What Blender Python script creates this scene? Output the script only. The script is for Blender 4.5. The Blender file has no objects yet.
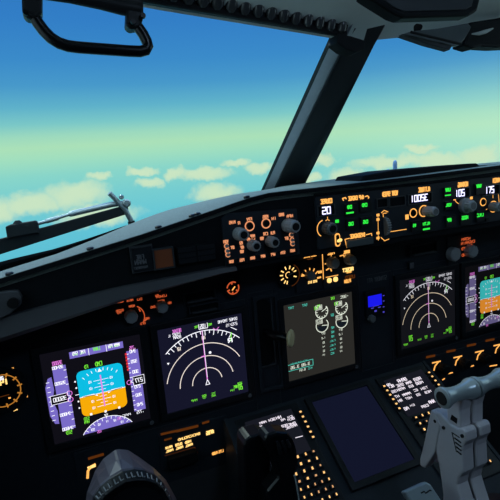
import bpy, math, random
from mathutils import Matrix, Vector
random.seed(7)
sc = bpy.context.scene
COL = sc.collection
R = math.radians
# ---------------------------------------------------------------- frames
# cockpit frame: x to the right, y up the instrument panel, z out of the panel towards the seats.
# The panel leans 5 degrees forward, so the whole cockpit frame is turned by that much.
PW = Matrix.Translation((0, 1.5, 1.05)) @ Matrix.Rotation(R(85), 4, 'X')
P = Matrix.Identity(4)                                   # main panel
G = Matrix.Translation((0, 0, .1))                       # face of the glareshield
TH = .5615
A = Matrix(((1, 0, 0, 0), (0, math.sin(TH), math.cos(TH), -.1356),
            (0, -math.cos(TH), math.sin(TH), .031), (0, 0, 0, 1)))   # sloping aisle stand
# camera (fitted to the five displays of the panel)
CF = 449.411
CC = Vector((-.50117, .36781, .84632))
CR = Matrix(((.92297039, -.08578237, .37518936), (-.14084953, -.98250339, .12185440), (.35817186, -.16531324, -.91890394)))


def ray(px, py):
    return CR.transposed() @ Vector(((px - 250) / CF, (py - 250) / CF, 1))


def at(px, py, pl=P, h=0.0):
    i = pl.inverted()
    c = i @ CC
    d = i.to_3x3() @ ray(px, py)
    q = c + d * ((h - c.z) / d.z)
    return (q.x, q.y)


def atx(px, py, x):
    d = ray(px, py)
    return CC + d * ((x - CC.x) / d.x)


def atp(px, py, p0, n):
    d = ray(px, py)
    n = Vector(n)
    return CC + d * (((Vector(p0) - CC) @ n) / (d @ n))


# ---------------------------------------------------------------- materials
def lin(c):
    c = c / 255
    return c / 12.92 if c <= .04045 else ((c + .055) / 1.055) ** 2.4


def L3(rgb):
    return tuple(lin(c) for c in rgb) + (1,)


MATS = {}


def mat(name, base, rough=.5, metal=0, spec=.5, noise=0, nscale=60, bump=0):
    m = bpy.data.materials.new(name)
    m.use_nodes = True
    nt = m.node_tree
    b = nt.nodes['Principled BSDF']
    b.inputs['Roughness'].default_value = rough
    b.inputs['Metallic'].default_value = metal
    b.inputs['Specular IOR Level'].default_value = spec
    c = tuple(base) + (1,)
    tc = nt.nodes.new('ShaderNodeTexCoord')
    nz = nt.nodes.new('ShaderNodeTexNoise')
    nz.inputs['Scale'].default_value = nscale
    nz.inputs['Detail'].default_value = 5
    nt.links.new(tc.outputs['Object'], nz.inputs['Vector'])
    mx = nt.nodes.new('ShaderNodeMix')
    mx.data_type = 'RGBA'
    k = noise or .12
    mx.inputs['A'].default_value = tuple(v * (1 - k) for v in base) + (1,)
    mx.inputs['B'].default_value = tuple(min(1, v * (1 + k)) for v in base) + (1,)
    nt.links.new(nz.outputs['Fac'], mx.inputs['Factor'])
    nt.links.new(mx.outputs['Result'], b.inputs['Base Color'])
    if bump:
        bp = nt.nodes.new('ShaderNodeBump')
        bp.inputs['Strength'].default_value = bump
        bp.inputs['Distance'].default_value = .002
        nt.links.new(nz.outputs['Fac'], bp.inputs['Height'])
        nt.links.new(bp.outputs['Normal'], b.inputs['Normal'])
    MATS[name] = m
    return m


def emit(name, rgb, s=1.0):
    m = bpy.data.materials.new(name)
    m.use_nodes = True
    nt = m.node_tree
    nt.nodes.clear()
    e = nt.nodes.new('ShaderNodeEmission')
    e.inputs['Color'].default_value = L3(rgb)
    e.inputs['Strength'].default_value = s
    o = nt.nodes.new('ShaderNodeOutputMaterial')
    nt.links.new(e.outputs['Emission'], o.inputs['Surface'])
    MATS[name] = m
    return m


mat('panel_black', (.014, .020, .029), .6, spec=.25, noise=.2, nscale=90, bump=.05)
mat('panel_grey', (.030, .036, .045), .5)
mat('bezel_black', (.008, .010, .014), .5, spec=.25)
mat('recess_black', (.004, .005, .007), .8, spec=.1)
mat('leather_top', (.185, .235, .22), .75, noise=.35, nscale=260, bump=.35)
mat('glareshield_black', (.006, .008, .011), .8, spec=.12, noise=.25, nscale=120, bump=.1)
mat('lip_grey', (.050, .054, .064), .6)
mat('knob_grey', (.30, .33, .35), .45)
mat('knob_dark', (.13, .145, .155), .4)
mat('knob_cap', (.008, .009, .011), .5, spec=.15)
mat('lever_grey', (.62, .60, .63), .5, noise=.1, nscale=30)
mat('handle_metal', (.44, .52, .54), .27, metal=.35)
mat('hole_black', (.003, .003, .004), .9)
mat('post_black', (.012, .015, .019), .6)
mat('frame_grey', (.30, .34, .38), .4, metal=.2)
mat('lining_grey', (.74, .83, .79), .6, noise=.08, nscale=20, bump=.03)
mat('overhead_black', (.010, .012, .014), .6, spec=.12)
mat('seal_black', (.006, .007, .008), .95, spec=0)
mat('overhead_dark', (.028, .035, .04), .55)
mat('visor_grey', (.075, .095, .10), .45)
mat('rubber_black', (.010, .011, .013), .5, spec=.25)
mat('rubber_bump', (.05, .055, .06), .25)
mat('gloss_black', (.004, .0045, .006), .3, spec=.28)
mat('yoke_black', (.009, .010, .013), .4, spec=.25)
mat('yoke_lit_top', (.065, .06, .08), .32, spec=.35)  # lit purple grey of the black hub top put into the colour
mat('yoke_mark', (.16, .17, .19), .5)
mat('steel', (.36, .42, .44), .4, metal=.7)
mat('steel_sky_tint', (.20, .34, .62), .35, metal=.5)  # steel with the blue reflection of the sky put into its colour
mat('wiper_black', (.010, .014, .017), .6, spec=.2)
mat('amber_lens', (.24, .07, .03), .35)
mat('pale_print', (.13, .14, .16), .6)
mat('olive_knob', (.72, .63, .36), .35)
mat('cabin_dark', (.030, .034, .040), .8)
mat('carpet_dark', (.02, .022, .026), .95, nscale=300, noise=.4)
mat('screw_dark', (.02, .02, .022), .4, metal=.6)
mat('sensor_grey', (.10, .11, .13), .4)
mat('visor_edge', (.42, .48, .46), .5)

emit('legend_amber', (255, 178, 88), 1.25)
emit('legend_bright', (255, 205, 120), 1.5)
emit('legend_dim', (120, 62, 20), .5)
emit('legend_red', (255, 112, 62), .6)
emit('legend_rose', (255, 165, 115), .85)
emit('legend_clock', (230, 150, 60), .6)
emit('key_light', (255, 195, 120), 1.3)
emit('key_light_dim', (255, 190, 130), .75)
emit('green_light', (50, 235, 70), 1.1)
emit('digit_white', (225, 225, 255), 1.8)
emit('digit_blue', (95, 95, 190), .55)
emit('lcd_black', (12, 12, 18), .8)
emit('cdu_white', (238, 228, 240), 1.15)
emit('cdu_screen', (30, 32, 42), .7)
emit('lower_screen', (21, 25, 47), .8)
emit('eicas_screen', (46, 45, 42), .85)
emit('eicas_teal', (80, 205, 185), .95)
emit('eicas_white', (225, 232, 215), 1.05)
emit('blue_screen', (25, 25, 225), 1.1)
emit('violet_mark', (80, 75, 200), .8)
emit('pfd_bg', (17, 16, 24), .9)
emit('nd_bg', (23, 24, 44), .9)
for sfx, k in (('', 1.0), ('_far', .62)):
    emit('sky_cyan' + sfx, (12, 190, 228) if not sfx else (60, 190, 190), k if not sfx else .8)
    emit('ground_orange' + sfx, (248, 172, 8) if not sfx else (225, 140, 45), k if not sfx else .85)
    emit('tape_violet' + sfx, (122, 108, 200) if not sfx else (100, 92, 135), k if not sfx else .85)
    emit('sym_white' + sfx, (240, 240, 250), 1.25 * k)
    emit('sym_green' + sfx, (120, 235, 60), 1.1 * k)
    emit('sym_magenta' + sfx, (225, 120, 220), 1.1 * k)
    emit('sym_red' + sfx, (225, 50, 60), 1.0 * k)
emit('fill_lens', (190, 215, 255), .8)  # glowing lens of the added fill lamp
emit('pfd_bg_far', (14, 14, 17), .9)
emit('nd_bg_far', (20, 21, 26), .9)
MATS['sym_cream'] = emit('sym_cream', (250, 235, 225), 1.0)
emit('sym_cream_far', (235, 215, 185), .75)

g = bpy.data.materials.new('window_glass')
g.use_nodes = True
nt = g.node_tree
nt.nodes.clear()
tr = nt.nodes.new('ShaderNodeBsdfTransparent')
tr.inputs['Color'].default_value = (.97, .985, .98, 1)
gl = nt.nodes.new('ShaderNodeBsdfGlossy')
gl.inputs['Roughness'].default_value = .03
lw = nt.nodes.new('ShaderNodeFresnel')
lw.inputs['IOR'].default_value = 1.06
ms = nt.nodes.new('ShaderNodeMixShader')
ou = nt.nodes.new('ShaderNodeOutputMaterial')
nt.links.new(lw.outputs[0], ms.inputs[0])
nt.links.new(tr.outputs[0], ms.inputs[1])
nt.links.new(gl.outputs[0], ms.inputs[2])
nt.links.new(ms.outputs[0], ou.inputs['Surface'])
MATS['window_glass'] = g

# ---------------------------------------------------------------- stroke lettering
FONT = {
    'A': '0003142320 0222', 'B': '0004142312021222110 0020', 'C': '24140300102', 'D': '000414231000', 'E': '24040020 0212',
    'F': '240400 0212', 'G': '2404002022 12', 'H': '0004 2024 0222', 'I': '1014', 'K': '0004 240220', 'L': '040020', 'M': '0004122420',
    'N': '00042024', 'O': '0004242000', 'P': '0004242202', 'Q': '0004242000 1120', 'R': '0004242202 1220', 'S': '240402222000',
    'T': '0424 1410', 'U': '04002024', 'V': '041024', 'W': '0400122024', 'X': '0024 0420', 'Y': '041224 1210', 'Z': '04240020',
    '0': '0004242000', '1': '1014', '2': '042422020020', '3': '04242000 0222', '4': '040222 2420', '5': '240402222000',
    '6': '240400202202', '7': '042410', '8': '0004242000 0222', '9': '220204242000', '/': '0024', '-': '0222', '.': '1011', '+': '0222 1311',
}
FONT['B'] = '0004242000 0222'
FONT['C'] = '24040020'
FONT['D'] = '000414231000'.replace('14231000', '1423211000')


def strokes(ch):
    for s in FONT.get(ch, '').split():
        pts = [(int(s[i]) / 2, int(s[i + 1]) / 4) for i in range(0, len(s) - 1, 2)]
        if len(pts) > 1:
            yield pts


# ---------------------------------------------------------------- mesh builder
SPLIT = {'legend', 'engine_number', 'tape_number', 'hook_mark', 'glowing_edge', 'page_text', 'map_symbol', 'deviation_mark', 'scale_mark', 'soft_key_mark', 'waypoint_readout'}


class MB:
    def __init__(s):
        s.v, s.f, s.m, s.sm, s.it, s.cur = [], [], [], [], [], 0

    def face(s, idx, m, smooth=False):
        s.f.append(idx); s.m.append(m); s.sm.append(smooth); s.it.append(s.cur)

    def pts(s, ps):
        b = len(s.v)
        s.v += [Vector(p) for p in ps]
        return b

    def flat(s, pts2, z, m):
        b = s.pts([(x, y, z) for x, y in pts2])
        s.face(list(range(b, b + len(pts2))), m)
        return s

    def prism(s, pts2, z0, z1, m, mtop=None):
        n = len(pts2)
        b = s.pts([(x, y, z0) for x, y in pts2] + [(x, y, z1) for x, y in pts2])
        s.face(list(range(b + n - 1, b - 1, -1)), m)
        s.face(list(range(b + n, b + 2 * n)), mtop or m)
        for i in range(n):
            j = (i + 1) % n
            s.face([b + i, b + j, b + n + j, b + n + i], m)
        return s

    def box(s, x0, x1, y0, y1, z0, z1, m, mtop=None):
        return s.prism([(x0, y0), (x1, y0), (x1, y1), (x0, y1)], z0, z1, m, mtop)

    def rrect(s, x0, x1, y0, y1, r, z0, z1, m, n=5):
        return s.prism(rr(x0, x1, y0, y1, r, n), z0, z1, m)

    def frame(s, x0, x1, y0, y1, t, z0, z1, m, tb=None):
        tb = tb or t
        o = [(x0 - t, y0 - tb), (x1 + t, y0 - tb), (x1 + t, y1 + t), (x0 - t, y1 + t)]
        i = [(x0, y0), (x1, y0), (x1, y1), (x0, y1)]
        b = s.pts([(x, y, z1) for x, y in o] + [(x, y, z1) for x, y in i] + [(x, y, z0) for x, y in o] + [(x, y, z0) for x, y in i])
        for k in range(4):
            j = (k + 1) % 4
            s.face([b + k, b + j, b + 4 + j, b + 4 + k], m)
            s.face([b + 8 + k, b + 8 + j, b + j, b + k], m)
            s.face([b + 4 + k, b + 4 + j, b + 12 + j, b + 12 + k], m)
            s.face([b + 8 + j, b + 8 + k, b + 12 + k, b + 12 + j], m)
        return s

    def lathe(s, o, ax, prof, m, n=20, caps=True, mcap=None):
        """prof: (distance along ax, radius)"""
        o, ax = Vector(o), Vector(ax).normalized()
        e1 = ax.orthogonal().normalized(); e2 = ax.cross(e1)
        rings = []
        for d, r in prof:
            rings.append(s.pts([o + ax * d + (e1 * math.cos(2 * math.pi * k / n) + e2 * math.sin(2 * math.pi * k / n)) * r for k in range(n)]))
        for a, b in zip(rings, rings[1:]):
            for k in range(n):
                j = (k + 1) % n
                s.face([a + k, a + j, b + j, b + k], m, True)
        if caps:
            s.face([rings[0] + k for k in range(n - 1, -1, -1)], m)
            s.face([rings[-1] + k for k in range(n)], mcap or m)
        return s

    def cyl(s, x, y, r, z0, z1, m, n=20, r2=None, mcap=None):
        return s.lathe((x, y, z0), (0, 0, 1), [(0, r), (z1 - z0, r if r2 is None else r2)], m, n, True, mcap)

    def ring(s, x, y, ri, ro, z0, z1, m, a0=0, a1=360, n=28):
        full = abs(a1 - a0) >= 359.9
        k = n if full else n + 1
        P4 = []
        for i in range(k):
            a = R(a0 + (a1 - a0) * i / n)
            c, q = math.cos(a), math.sin(a)
            P4.append([(x + ri * c, y + ri * q, z0), (x + ro * c, y + ro * q, z0), (x + ro * c, y + ro * q, z1), (x + ri * c, y + ri * q, z1)])
        b = s.pts([p for q in P4 for p in q])
        for i in range(n):
            j = (i + 1) % k
            for c in range(4):
                d = (c + 1) % 4
                s.face([b + 4 * i + c, b + 4 * i + d, b + 4 * j + d, b + 4 * j + c], m)
        return s

    def line(s, pts, w, z, m):
        for (x0, y0), (x1, y1) in zip(pts, pts[1:]):
            dx, dy = x1 - x0, y1 - y0
            l = math.hypot(dx, dy) or 1e-9
            nx, ny = -dy / l * w / 2, dx / l * w / 2
            ex, ey = dx / l * w * .3, dy / l * w * .3
            s.flat([(x0 - ex - nx, y0 - ey - ny), (x1 + ex - nx, y1 + ey - ny), (x1 + ex + nx, y1 + ey + ny), (x0 - ex + nx, y0 - ey + ny)], z, m)
        return s

    def arc(s, x, y, r, a0, a1, w, z, m, n=24):
        return s.line([(x + r * math.cos(R(a0 + (a1 - a0) * i / n)), y + r * math.sin(R(a0 + (a1 - a0) * i / n))) for i in range(n + 1)], w, z, m)

    def tube(s, path, r, m, n=10, flat=1.0, caps=True):
        path = [Vector(p) for p in path]
        rs = r if isinstance(r, (list, tuple)) else [r] * len(path)
        rings = []
        up = None
        for i, p in enumerate(path):
            t = (path[min(i + 1, len(path) - 1)] - path[max(i - 1, 0)]).normalized()
            if up is None:
                up = t.orthogonal().normalized() if abs(t.z) > .95 else Vector((0, 0, 1))
            e1 = (up - t * up.dot(t)).normalized(); e2 = t.cross(e1)
            up = e1
            rings.append(s.pts([p + (e1 * math.cos(2 * math.pi * k / n) * flat + e2 * math.sin(2 * math.pi * k / n)) * rs[i] for k in range(n)]))
        for a, b in zip(rings, rings[1:]):
            for k in range(n):
                j = (k + 1) % n
                s.face([a + k, a + j, b + j, b + k], m, True)
        if caps:
            s.face([rings[0] + k for k in range(n - 1, -1, -1)], m)
            s.face([rings[-1] + k for k in range(n)], m)
        return s

    def loft(s, secs, m, closed=True, caps=True, smooth=True, mi=None):
        n = len(secs[0])
        bs = [s.pts(q) for q in secs]
        for i, (a, b) in enumerate(zip(bs, bs[1:])):
            for k in range(n if closed else n - 1):
                j = (k + 1) % n
                s.face([a + k, a + j, b + j, b + k], mi(i) if mi else m, smooth)
        if caps and closed:
            s.face([bs[0] + k for k in range(n - 1, -1, -1)], mi(0) if mi else m)
            s.face([bs[-1] + k for k in range(n)], mi(len(secs)) if mi else m)
        return s

    def solid(s, quad_pts, thick, m):
        """closed slab from a planar 3D outline, thickness along its normal"""
        q = [Vector(p) for p in quad_pts]
        nrm = Vector((0, 0, 0))
        for i in range(len(q)):
            a, b = q[i], q[(i + 1) % len(q)]
            nrm += a.cross(b)
        nrm.normalize()
        if nrm.z < 0: nrm = -nrm
        return s.loft([q, [p + nrm * thick for p in q]], m, smooth=False)

    def text(s, cx, cy, t, w, h, z, m, mirror=True, wt=.2):
        n = len(t)
        s.cur += 1
        if not n: return s
        pitch = w / n
        lw = pitch * .72 if n > 1 else w
        wtm = h * wt
        for i, ch in enumerate(t):
            x0 = -w / 2 + pitch * i + (pitch - lw) / 2
            for st in strokes(ch):
                pp = []
                for a, b in st:
                    x = x0 + a * lw
                    pp.append((cx + (-x if mirror else x), cy - h / 2 + b * h))
                s.line(pp, wtm, z, m)
        return s

    def build(s, name, root=None, origin=None, parent=None, bevel=0, label=None, shift=None):
        if (name in SPLIT or name.endswith('caption')) and len(set(s.it)) > 1:
            out = None
            for k in sorted(set(s.it)):
                q, used = MB(), {}
                for f, m, sm, i in zip(s.f, s.m, s.sm, s.it):
                    if i != k: continue
                    for v in f:
                        if v not in used: used[v] = len(q.v); q.v.append(s.v[v])
                    q.face([used[v] for v in f], m, sm)
                out = q.build(name, root, origin, parent, bevel, label, shift)
            return out
        me = bpy.data.meshes.new(name)
        org = Vector(origin) if origin is not None else (Vector(root['_o']) if root is not None else Vector((0, 0, 0)))
        sh = Vector(shift) if shift else Vector((0, 0, 0))
        me.from_pydata([tuple(p + sh - org) for p in s.v], [], s.f)
        names = []
        for q in s.m:
            if q not in names: names.append(q)
        for q in names: me.materials.append(MATS[q])
        for p, q, k in zip(me.polygons, s.m, s.sm):
            p.material_index = names.index(q); p.use_smooth = k
        me.update()
        if any(s.sm):
            try: me.set_sharp_from_angle(angle=R(38))
            except Exception: pass
        o = bpy.data.objects.new(name, me)
        COL.objects.link(o)
        o.parent = parent or root
        if bevel:
            b = o.modifiers.new('bevel', 'BEVEL')
            b.width = bevel; b.segments = 2; b.limit_method = 'ANGLE'; b.angle_limit = R(40)
        if label: o['label'] = label
        return o


def rr(x0, x1, y0, y1, r, n=5, top=True, bottom=True):
    out = []
    for cx, cy, a, on in ((x1 - r, y0 + r, -90, bottom), (x1 - r, y1 - r, 0, top), (x0 + r, y1 - r, 90, top), (x0 + r, y0 + r, 180, bottom)):
        if on:
            out += [(cx + r * math.cos(R(a + 90 * k / n)), cy + r * math.sin(R(a + 90 * k / n))) for k in range(n + 1)]
        else:
            out.append((x1 if a in (-90, 0) else x0, y0 if a in (-90, 180) else y1))
    return out


ROOTS = []


def thing(name, label, cat, pl=P, loc=(0, 0, 0), group=None):
    o = bpy.data.objects.new(name, None)
    COL.objects.link(o)
    o.empty_display_size = .02
    o.matrix_world = PW @ pl @ Matrix.Translation(loc)
    o['_o'] = tuple(loc)
    o['label'] = label; o['category'] = cat
    if group: o['group'] = group
    ROOTS.append(o)
    return o


def struct(name, mb, label=None, bevel=0):
    o = mb.build(name, origin=(0, 0, 0), bevel=bevel)
    o.matrix_world = PW
    o['kind'] = 'structure'
    if label: o['label'] = label
    return o


def solo(name, mb, label, cat, pl=P, origin=(0, 0, 0), group=None, bevel=0):
    o = mb.build(name, origin=origin, bevel=bevel)
    o.matrix_world = PW @ pl @ Matrix.Translation(origin)
    o['label'] = label; o['category'] = cat
    if group: o['group'] = group
    return o


def txt(mb, pl, px, py, t, wpx, hpx, m, h=.0005, dx=0, wt=.24):
    mb.cur += 1
    x, y = at(px, py, pl, h)
    xa, _ = at(px + wpx / 2, py, pl, h); xb, _ = at(px - wpx / 2, py, pl, h)
    _, ya = at(px, py - hpx / 2, pl, h); _, yb = at(px, py + hpx / 2, pl, h)
    mb.text(x + dx, y, t, abs(xa - xb), abs(ya - yb), h, m, True, wt)


def blk(mb, pl, px, py, wpx, hpx, m, h=.0005, dx=0):
    """small lit bar (a caption too fine to read)"""
    mb.cur += 1
    x, y = at(px, py, pl, h)
    xa, _ = at(px + wpx / 2, py, pl, h); xb, _ = at(px - wpx / 2, py, pl, h)
    _, ya = at(px, py - hpx / 2, pl, h); _, yb = at(px, py + hpx / 2, pl, h)
    w, q = abs(xa - xb) / 2, abs(ya - yb) / 2
    mb.flat([(x + dx - w, y - q), (x + dx + w, y - q), (x + dx + w, y + q), (x + dx - w, y + q)], h, m)


def pln(mb, pl, pts, w, m, h=.0005, dx=0):
    mb.cur += 1
    q = [at(a, b, pl, h) for a, b in pts]
    mb.line([(x + dx, y) for x, y in q], w, h, m)


def knob(root, pl, px, py, r, hgt, m='knob_grey', cap='knob_cap', grip=0, name='knob', skirt=None):
    """knob whose cap centre is seen at px,py"""
    x, y = at(px, py, pl, hgt)
    mb = MB()
    if skirt: mb.lathe((x, y, 0), (0, 0, 1), [(0, skirt), (hgt * .35, skirt), (hgt * .4, r)], m, 20)
    mb.lathe((x, y, 0), (0, 0, 1), [(0, r * 1.04), (hgt * .86, r), (hgt, r * .84)], m, 24)
    if grip:
        for k in range(grip):
            a = 2 * math.pi * k / grip
            mb.cyl(x + r * math.cos(a), y + r * math.sin(a), r * .1, hgt * .1, hgt * .84, m, 6)
    k = mb.build(name, root)
    MB().cyl(x, y, r * .62, hgt - .0002, hgt + .0006, cap, 20).build('cap', root, parent=k)
    return k

# ================================================================ THE SETTING
def base_left(t):     # foot of the windscreen from the centre post outwards
    K = [(0, .332, -.20), (-.19, .324, -.150), (-.312, .311, -.117), (-.386, .295, -.097), (-.468, .273, -.075), (-.535, .257, -.057), (-.627, .243, -.033), (-.80, .200, .005)]
    x = -.80 * t
    for a, b in zip(K, K[1:]):
        if b[0] <= x <= a[0] + 1e-9:
            f = (a[0] - x) / (a[0] - b[0])
            return Vector([a[i] + (b[i] - a[i]) * f for i in range(3)])
    return Vector(K[-1])


def top_left(t):
    K = [(0, .579, .150), (-.355, .613, .16), (-.80, .665, .175)]
    x = -.80 * t
    for a, b in zip(K, K[1:]):
        if b[0] <= x <= a[0] + 1e-9:
            f = (a[0] - x) / (a[0] - b[0])
            return Vector([a[i] + (b[i] - a[i]) * f for i in range(3)])
    return Vector(K[-1])


def mirx(p):
    return Vector((-p.x, p.y, p.z))


for k, s in ((1, 0), (2, 1)):
    a, b = [], []
    for i in range(13):
        t = .055 + (1 - .055) * i / 12
        p, q = base_left(t), top_left(t)
        if s: p, q = mirx(p), mirx(q)
        a.append(p); b.append(q)
    mb = MB()
    n = Vector((0, -.55, -.83)) * .006
    outer = [p + n for p in a], [q + n for q in b]
    mb.loft([a, b, outer[1], outer[0], a], 'window_glass', closed=False, caps=False)
    struct('window_%d' % k, mb, ('left' if not s else 'right') + ' forward windscreen pane with sky and cloud outside')

mb = MB().box(-1.0, 1.0, -1.06, -1.05, -.5, 2.1, 'carpet_dark')
# (y is up in the cockpit frame, z points aft)
struct('floor', mb, 'dark cockpit floor under the seats')
# ceiling lining: lofted from the window heads back over the seats
secs = []
for z, dy in ((0, 0), (.02, .012), (.06, .022), (.12, .045), (.2, .085), (.32, .15), (.5, .24), (.8, .32), (2.0, .33)):
    row = []
    for i in range(25):
        u = -1 + 2 * i / 24
        p = top_left(min(abs(u) / .80, 1.0))
        k = min(1, z / .6)
        y = (p.y + dy) * (1 - k) + (.66 + dy) * k
        row.append(Vector((u, y, p.z + z)))
    secs.append(row)
mb = MB().loft(secs, 'lining_grey', closed=False, caps=False)
up = [[p + Vector((0, .03, -.02)) for p in r] for r in secs]
mb.loft(up, 'cabin_dark', closed=False, caps=False)
mb.loft([secs[0], up[0]], 'lining_grey', closed=False, caps=False)
struct('ceiling', mb, 'pale grey green moulded lining above the windscreen')
for nm, sx, wn in (('wall_left', -1, 3), ('wall_right', 1, 4)):
    xo, xi = sx * 1.02, sx * .80
    mb = MB()

    def wall(z0, z1, y0, y1, xa, xb):
        mb.loft([[Vector((xa, y0, z0)), Vector((xb, y0, z1)), Vector((xb, y1, z1)), Vector((xa, y1, z0))],
                 [Vector((xa + sx * .03, y0, z0)), Vector((xb + sx * .03, y0, z1)), Vector((xb + sx * .03, y1, z1)), Vector((xa + sx * .03, y1, z0))]], 'cabin_dark', smooth=False)
    wall(-.5, .10, -1.05, .20, sx * .8, sx * .84)
    wall(.10, .85, -1.05, .23, sx * .84, sx * .98)
    wall(.10, .85, .66, 1.05, sx * .84, sx * .98)
    wall(-.0, .10, .20, 1.05, sx * .8, sx * .84)
    wall(.85, 2.1, -1.05, 1.05, sx * .98, sx * 1.0)
    struct(nm, mb, 'dark cockpit side wall')
    mb = MB().loft([[Vector((sx * .85, .23, .10)), Vector((sx * .985, .23, .85)), Vector((sx * .985, .66, .85)), Vector((sx * .85, .66, .10))],
                    [Vector((sx * .855, .23, .10)), Vector((sx * .99, .23, .85)), Vector((sx * .99, .66, .85)), Vector((sx * .855, .66, .10))]], 'window_glass', smooth=False)
    struct('window_%d' % wn, mb, 'sliding side window of the cockpit')
struct('wall_back', MB().box(-1.03, 1.03, -1.06, 1.06, 2.05, 2.1, 'cabin_dark'), 'dark bulkhead behind the seats')
mb = MB().box(-.86, .86, -1.06, .20, -.36, -.33, 'cabin_dark')
struct('wall_front', mb, 'dark bulkhead ahead of the instrument panel')

# centre post between the two panes
bp, tp = Vector((.012, .331, -.2)), Vector((.004, .576, .144))
ax = (tp - bp).normalized()
e2 = Vector((1, 0, 0)).cross(ax).normalized()
if e2.z > 0: e2 = -e2                                  # e2 points outwards / forward
sec = lambda o, pts: [o + Vector((a, 0, 0)) + e2 * b for a, b in pts]
o0, o1 = bp - ax * .06, tp + ax * .05
body = [(-.020, 0), (.066, 0), (.072, .012), (.074, .05), (-.012, .05), (-.028, .022), (-.020, .006)]
bodt = [(a if a < 0 else a - .024, b) for a, b in body]
mb = MB().loft([sec(o0, body), sec(bp, body), sec(tp, bodt), sec(o1, bodt)], 'post_black', smooth=False)
struct('trim_1', mb, 'black centre post between the two windscreen panes', bevel=.003)
st = [(-.0215, .0035), (-.0185, .002), (-.022, .006), (-.038, .020), (-.046, .030), (-.050, .034), (-.054, .034), (-.048, .022), (-.034, .009), (-.028, .0035)]
st = [(-.0225, .0015), (-.0405, .0185), (-.0405, .011), (-.0265, -.0015)]
mb = MB().loft([sec(o0, st), sec(o1, st)], 'frame_grey', smooth=False)
struct('trim_2', mb, 'grey metal frame strip along the left edge of the centre post')
st = [(-.0395, .0172), (-.0420, .0205), (-.0440, .0190), (-.0408, .0115)]
mb = MB().loft([sec(o0, st), sec(o1, st)], 'rubber_black', smooth=False)
struct('trim_3', mb, 'thin black seal beside the grey frame strip of the left pane')
# black sill seals along the foot of each pane
for k, s in ((4, 0), (5, 1)):
    secs = []
    for i in range(25):
        t = .03 + .97 * i / 24
        p = base_left(t)
        hgt = -.008 + .032 * max(0, (t - .45)) / .55
        q = [p + Vector((0, -.02, .004)), p + Vector((0, hgt * .6, .006)), p + Vector((0, hgt, -.004)), p + Vector((0, hgt, -.014)), p + Vector((0, -.02, -.016))]
        secs.append([mirx(v) for v in q] if s else q)
    struct('trim_%d' % k, MB().loft(secs, 'seal_black', smooth=False), 'black sill seal along the foot of the %s pane' % ('right' if s else 'left'))

mb = MB()
q_ = [Vector((*at(*p, P, .085), .085)) for p in ((361, 181), (364, 175.5), (396, 169.6), (440, 165.8), (470, 163.4), (477, 163.2), (480, 165.5), (520, 162.5), (520, 170), (430, 179))]
mb.solid(q_, -.10, 'glareshield_black')
struct('trim_6', mb, 'black raised pad along the glareshield brow under the right pane', bevel=.003)

q_ = [Vector((*at(*p, P, .19), .19)) for p in ((339, 33), (352, 36), (366, 40.5), (365, 49), (356, 52.5), (346, 49), (337, 42))]
struct('trim_7', MB().solid(q_, -.03, 'overhead_black'), 'black cap block where the centre post meets the lining', bevel=.002)

# ---------------------------------------------------------------- ribbed strip over the left pane
t = thing('ribbed_strip', 'black ribbed rubber strip along the top edge of the left windscreen pane', 'window trim', P, (-.2, .6, .17))
d0, d1 = Vector((-.40, .619, .168)), Vector((-.030, .583, .158))
top0, top1 = Vector((-.40, .668, .185)), Vector((-.030, .606, .168))
mb = MB()
mb.loft([[d0 + Vector((0, 0, .008)), d0, top0, top0 + Vector((0, 0, .012))],
         [d1 + Vector((0, 0, .008)), d1, top1, top1 + Vector((0, 0, .012))]], 'rubber_black', smooth=False)
mb.build('backing', t)
mb = MB().tube([d0 + Vector((0, .004, .010)), d1 + Vector((0, .003, .009))], .0045, 'rubber_black', 8)
mb.build('lower_bead', t)
N = 17
for i in range(N):
    f = (i + .5) / N
    p = d0.lerp(d1, f); q = top0.lerp(top1, f)
    hh = (q - p)
    c = p + hh * .52 + Vector((0, 0, .010))
    w = .0108 - .0035 * f
    mb = MB()
    mb.lathe(c - hh * .40, hh, [(0, w * .5), (hh.length * .14, w), (hh.length * .42, w * 1.08), (hh.length * .62, w * .9), (hh.length * .8, w * .4)], 'rubber_bump', 12)
    mb.build('rib', t)

# ---------------------------------------------------------------- grab handle top left
t = thing('grab_handle', 'black tubular grab handle bracketed above the left windscreen pane', 'handle', P, (-.44, .60, .22))
W = .22
H = lambda x, y, dz=0: Vector((*at(x, y, P, W + dz), W + dz))
loop = [(34, 6), (34, 15), (38, 23), (44, 31), (51, 38), (59, 43), (68, 46), (78, 47.3), (95, 48.6), (112, 49.8), (128, 51), (140, 51.5), (146, 50), (148, 46), (146.5, 41), (143, 34), (138, 27), (134, 21), (132, 14)]
MB().tube([H(*q) for q in loop], .0072, 'gloss_black', 14).build('grip', t)
bar = [H(40, -8), H(70, -4), H(100, 2), H(122, 7), H(140, 10)]
MB().tube(bar, [.008, .0085, .009, .010, .010], 'rubber_black', 12).build('mounting_bar', t)
for q in ([(21, -12), (42, -12), (42, 12), (38, 18), (27, 18), (22, 13)], [(128, -14), (143, -14), (144, 16), (141, 27), (131, 29), (126, 25)]):
    pts = [H(*a, .008) for a in q]
    b = MB().solid(pts, -.022, 'rubber_black').build('clamp', t, bevel=.003)
for q in (26, 13), (133, 22), (143, 16):
    c = H(*q, .012)
    MB().lathe(c, (0, 0, 1), [(0, .0036), (.003, .0032)], 'gloss_black', 10).build('clamp_bolt', t)

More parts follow.
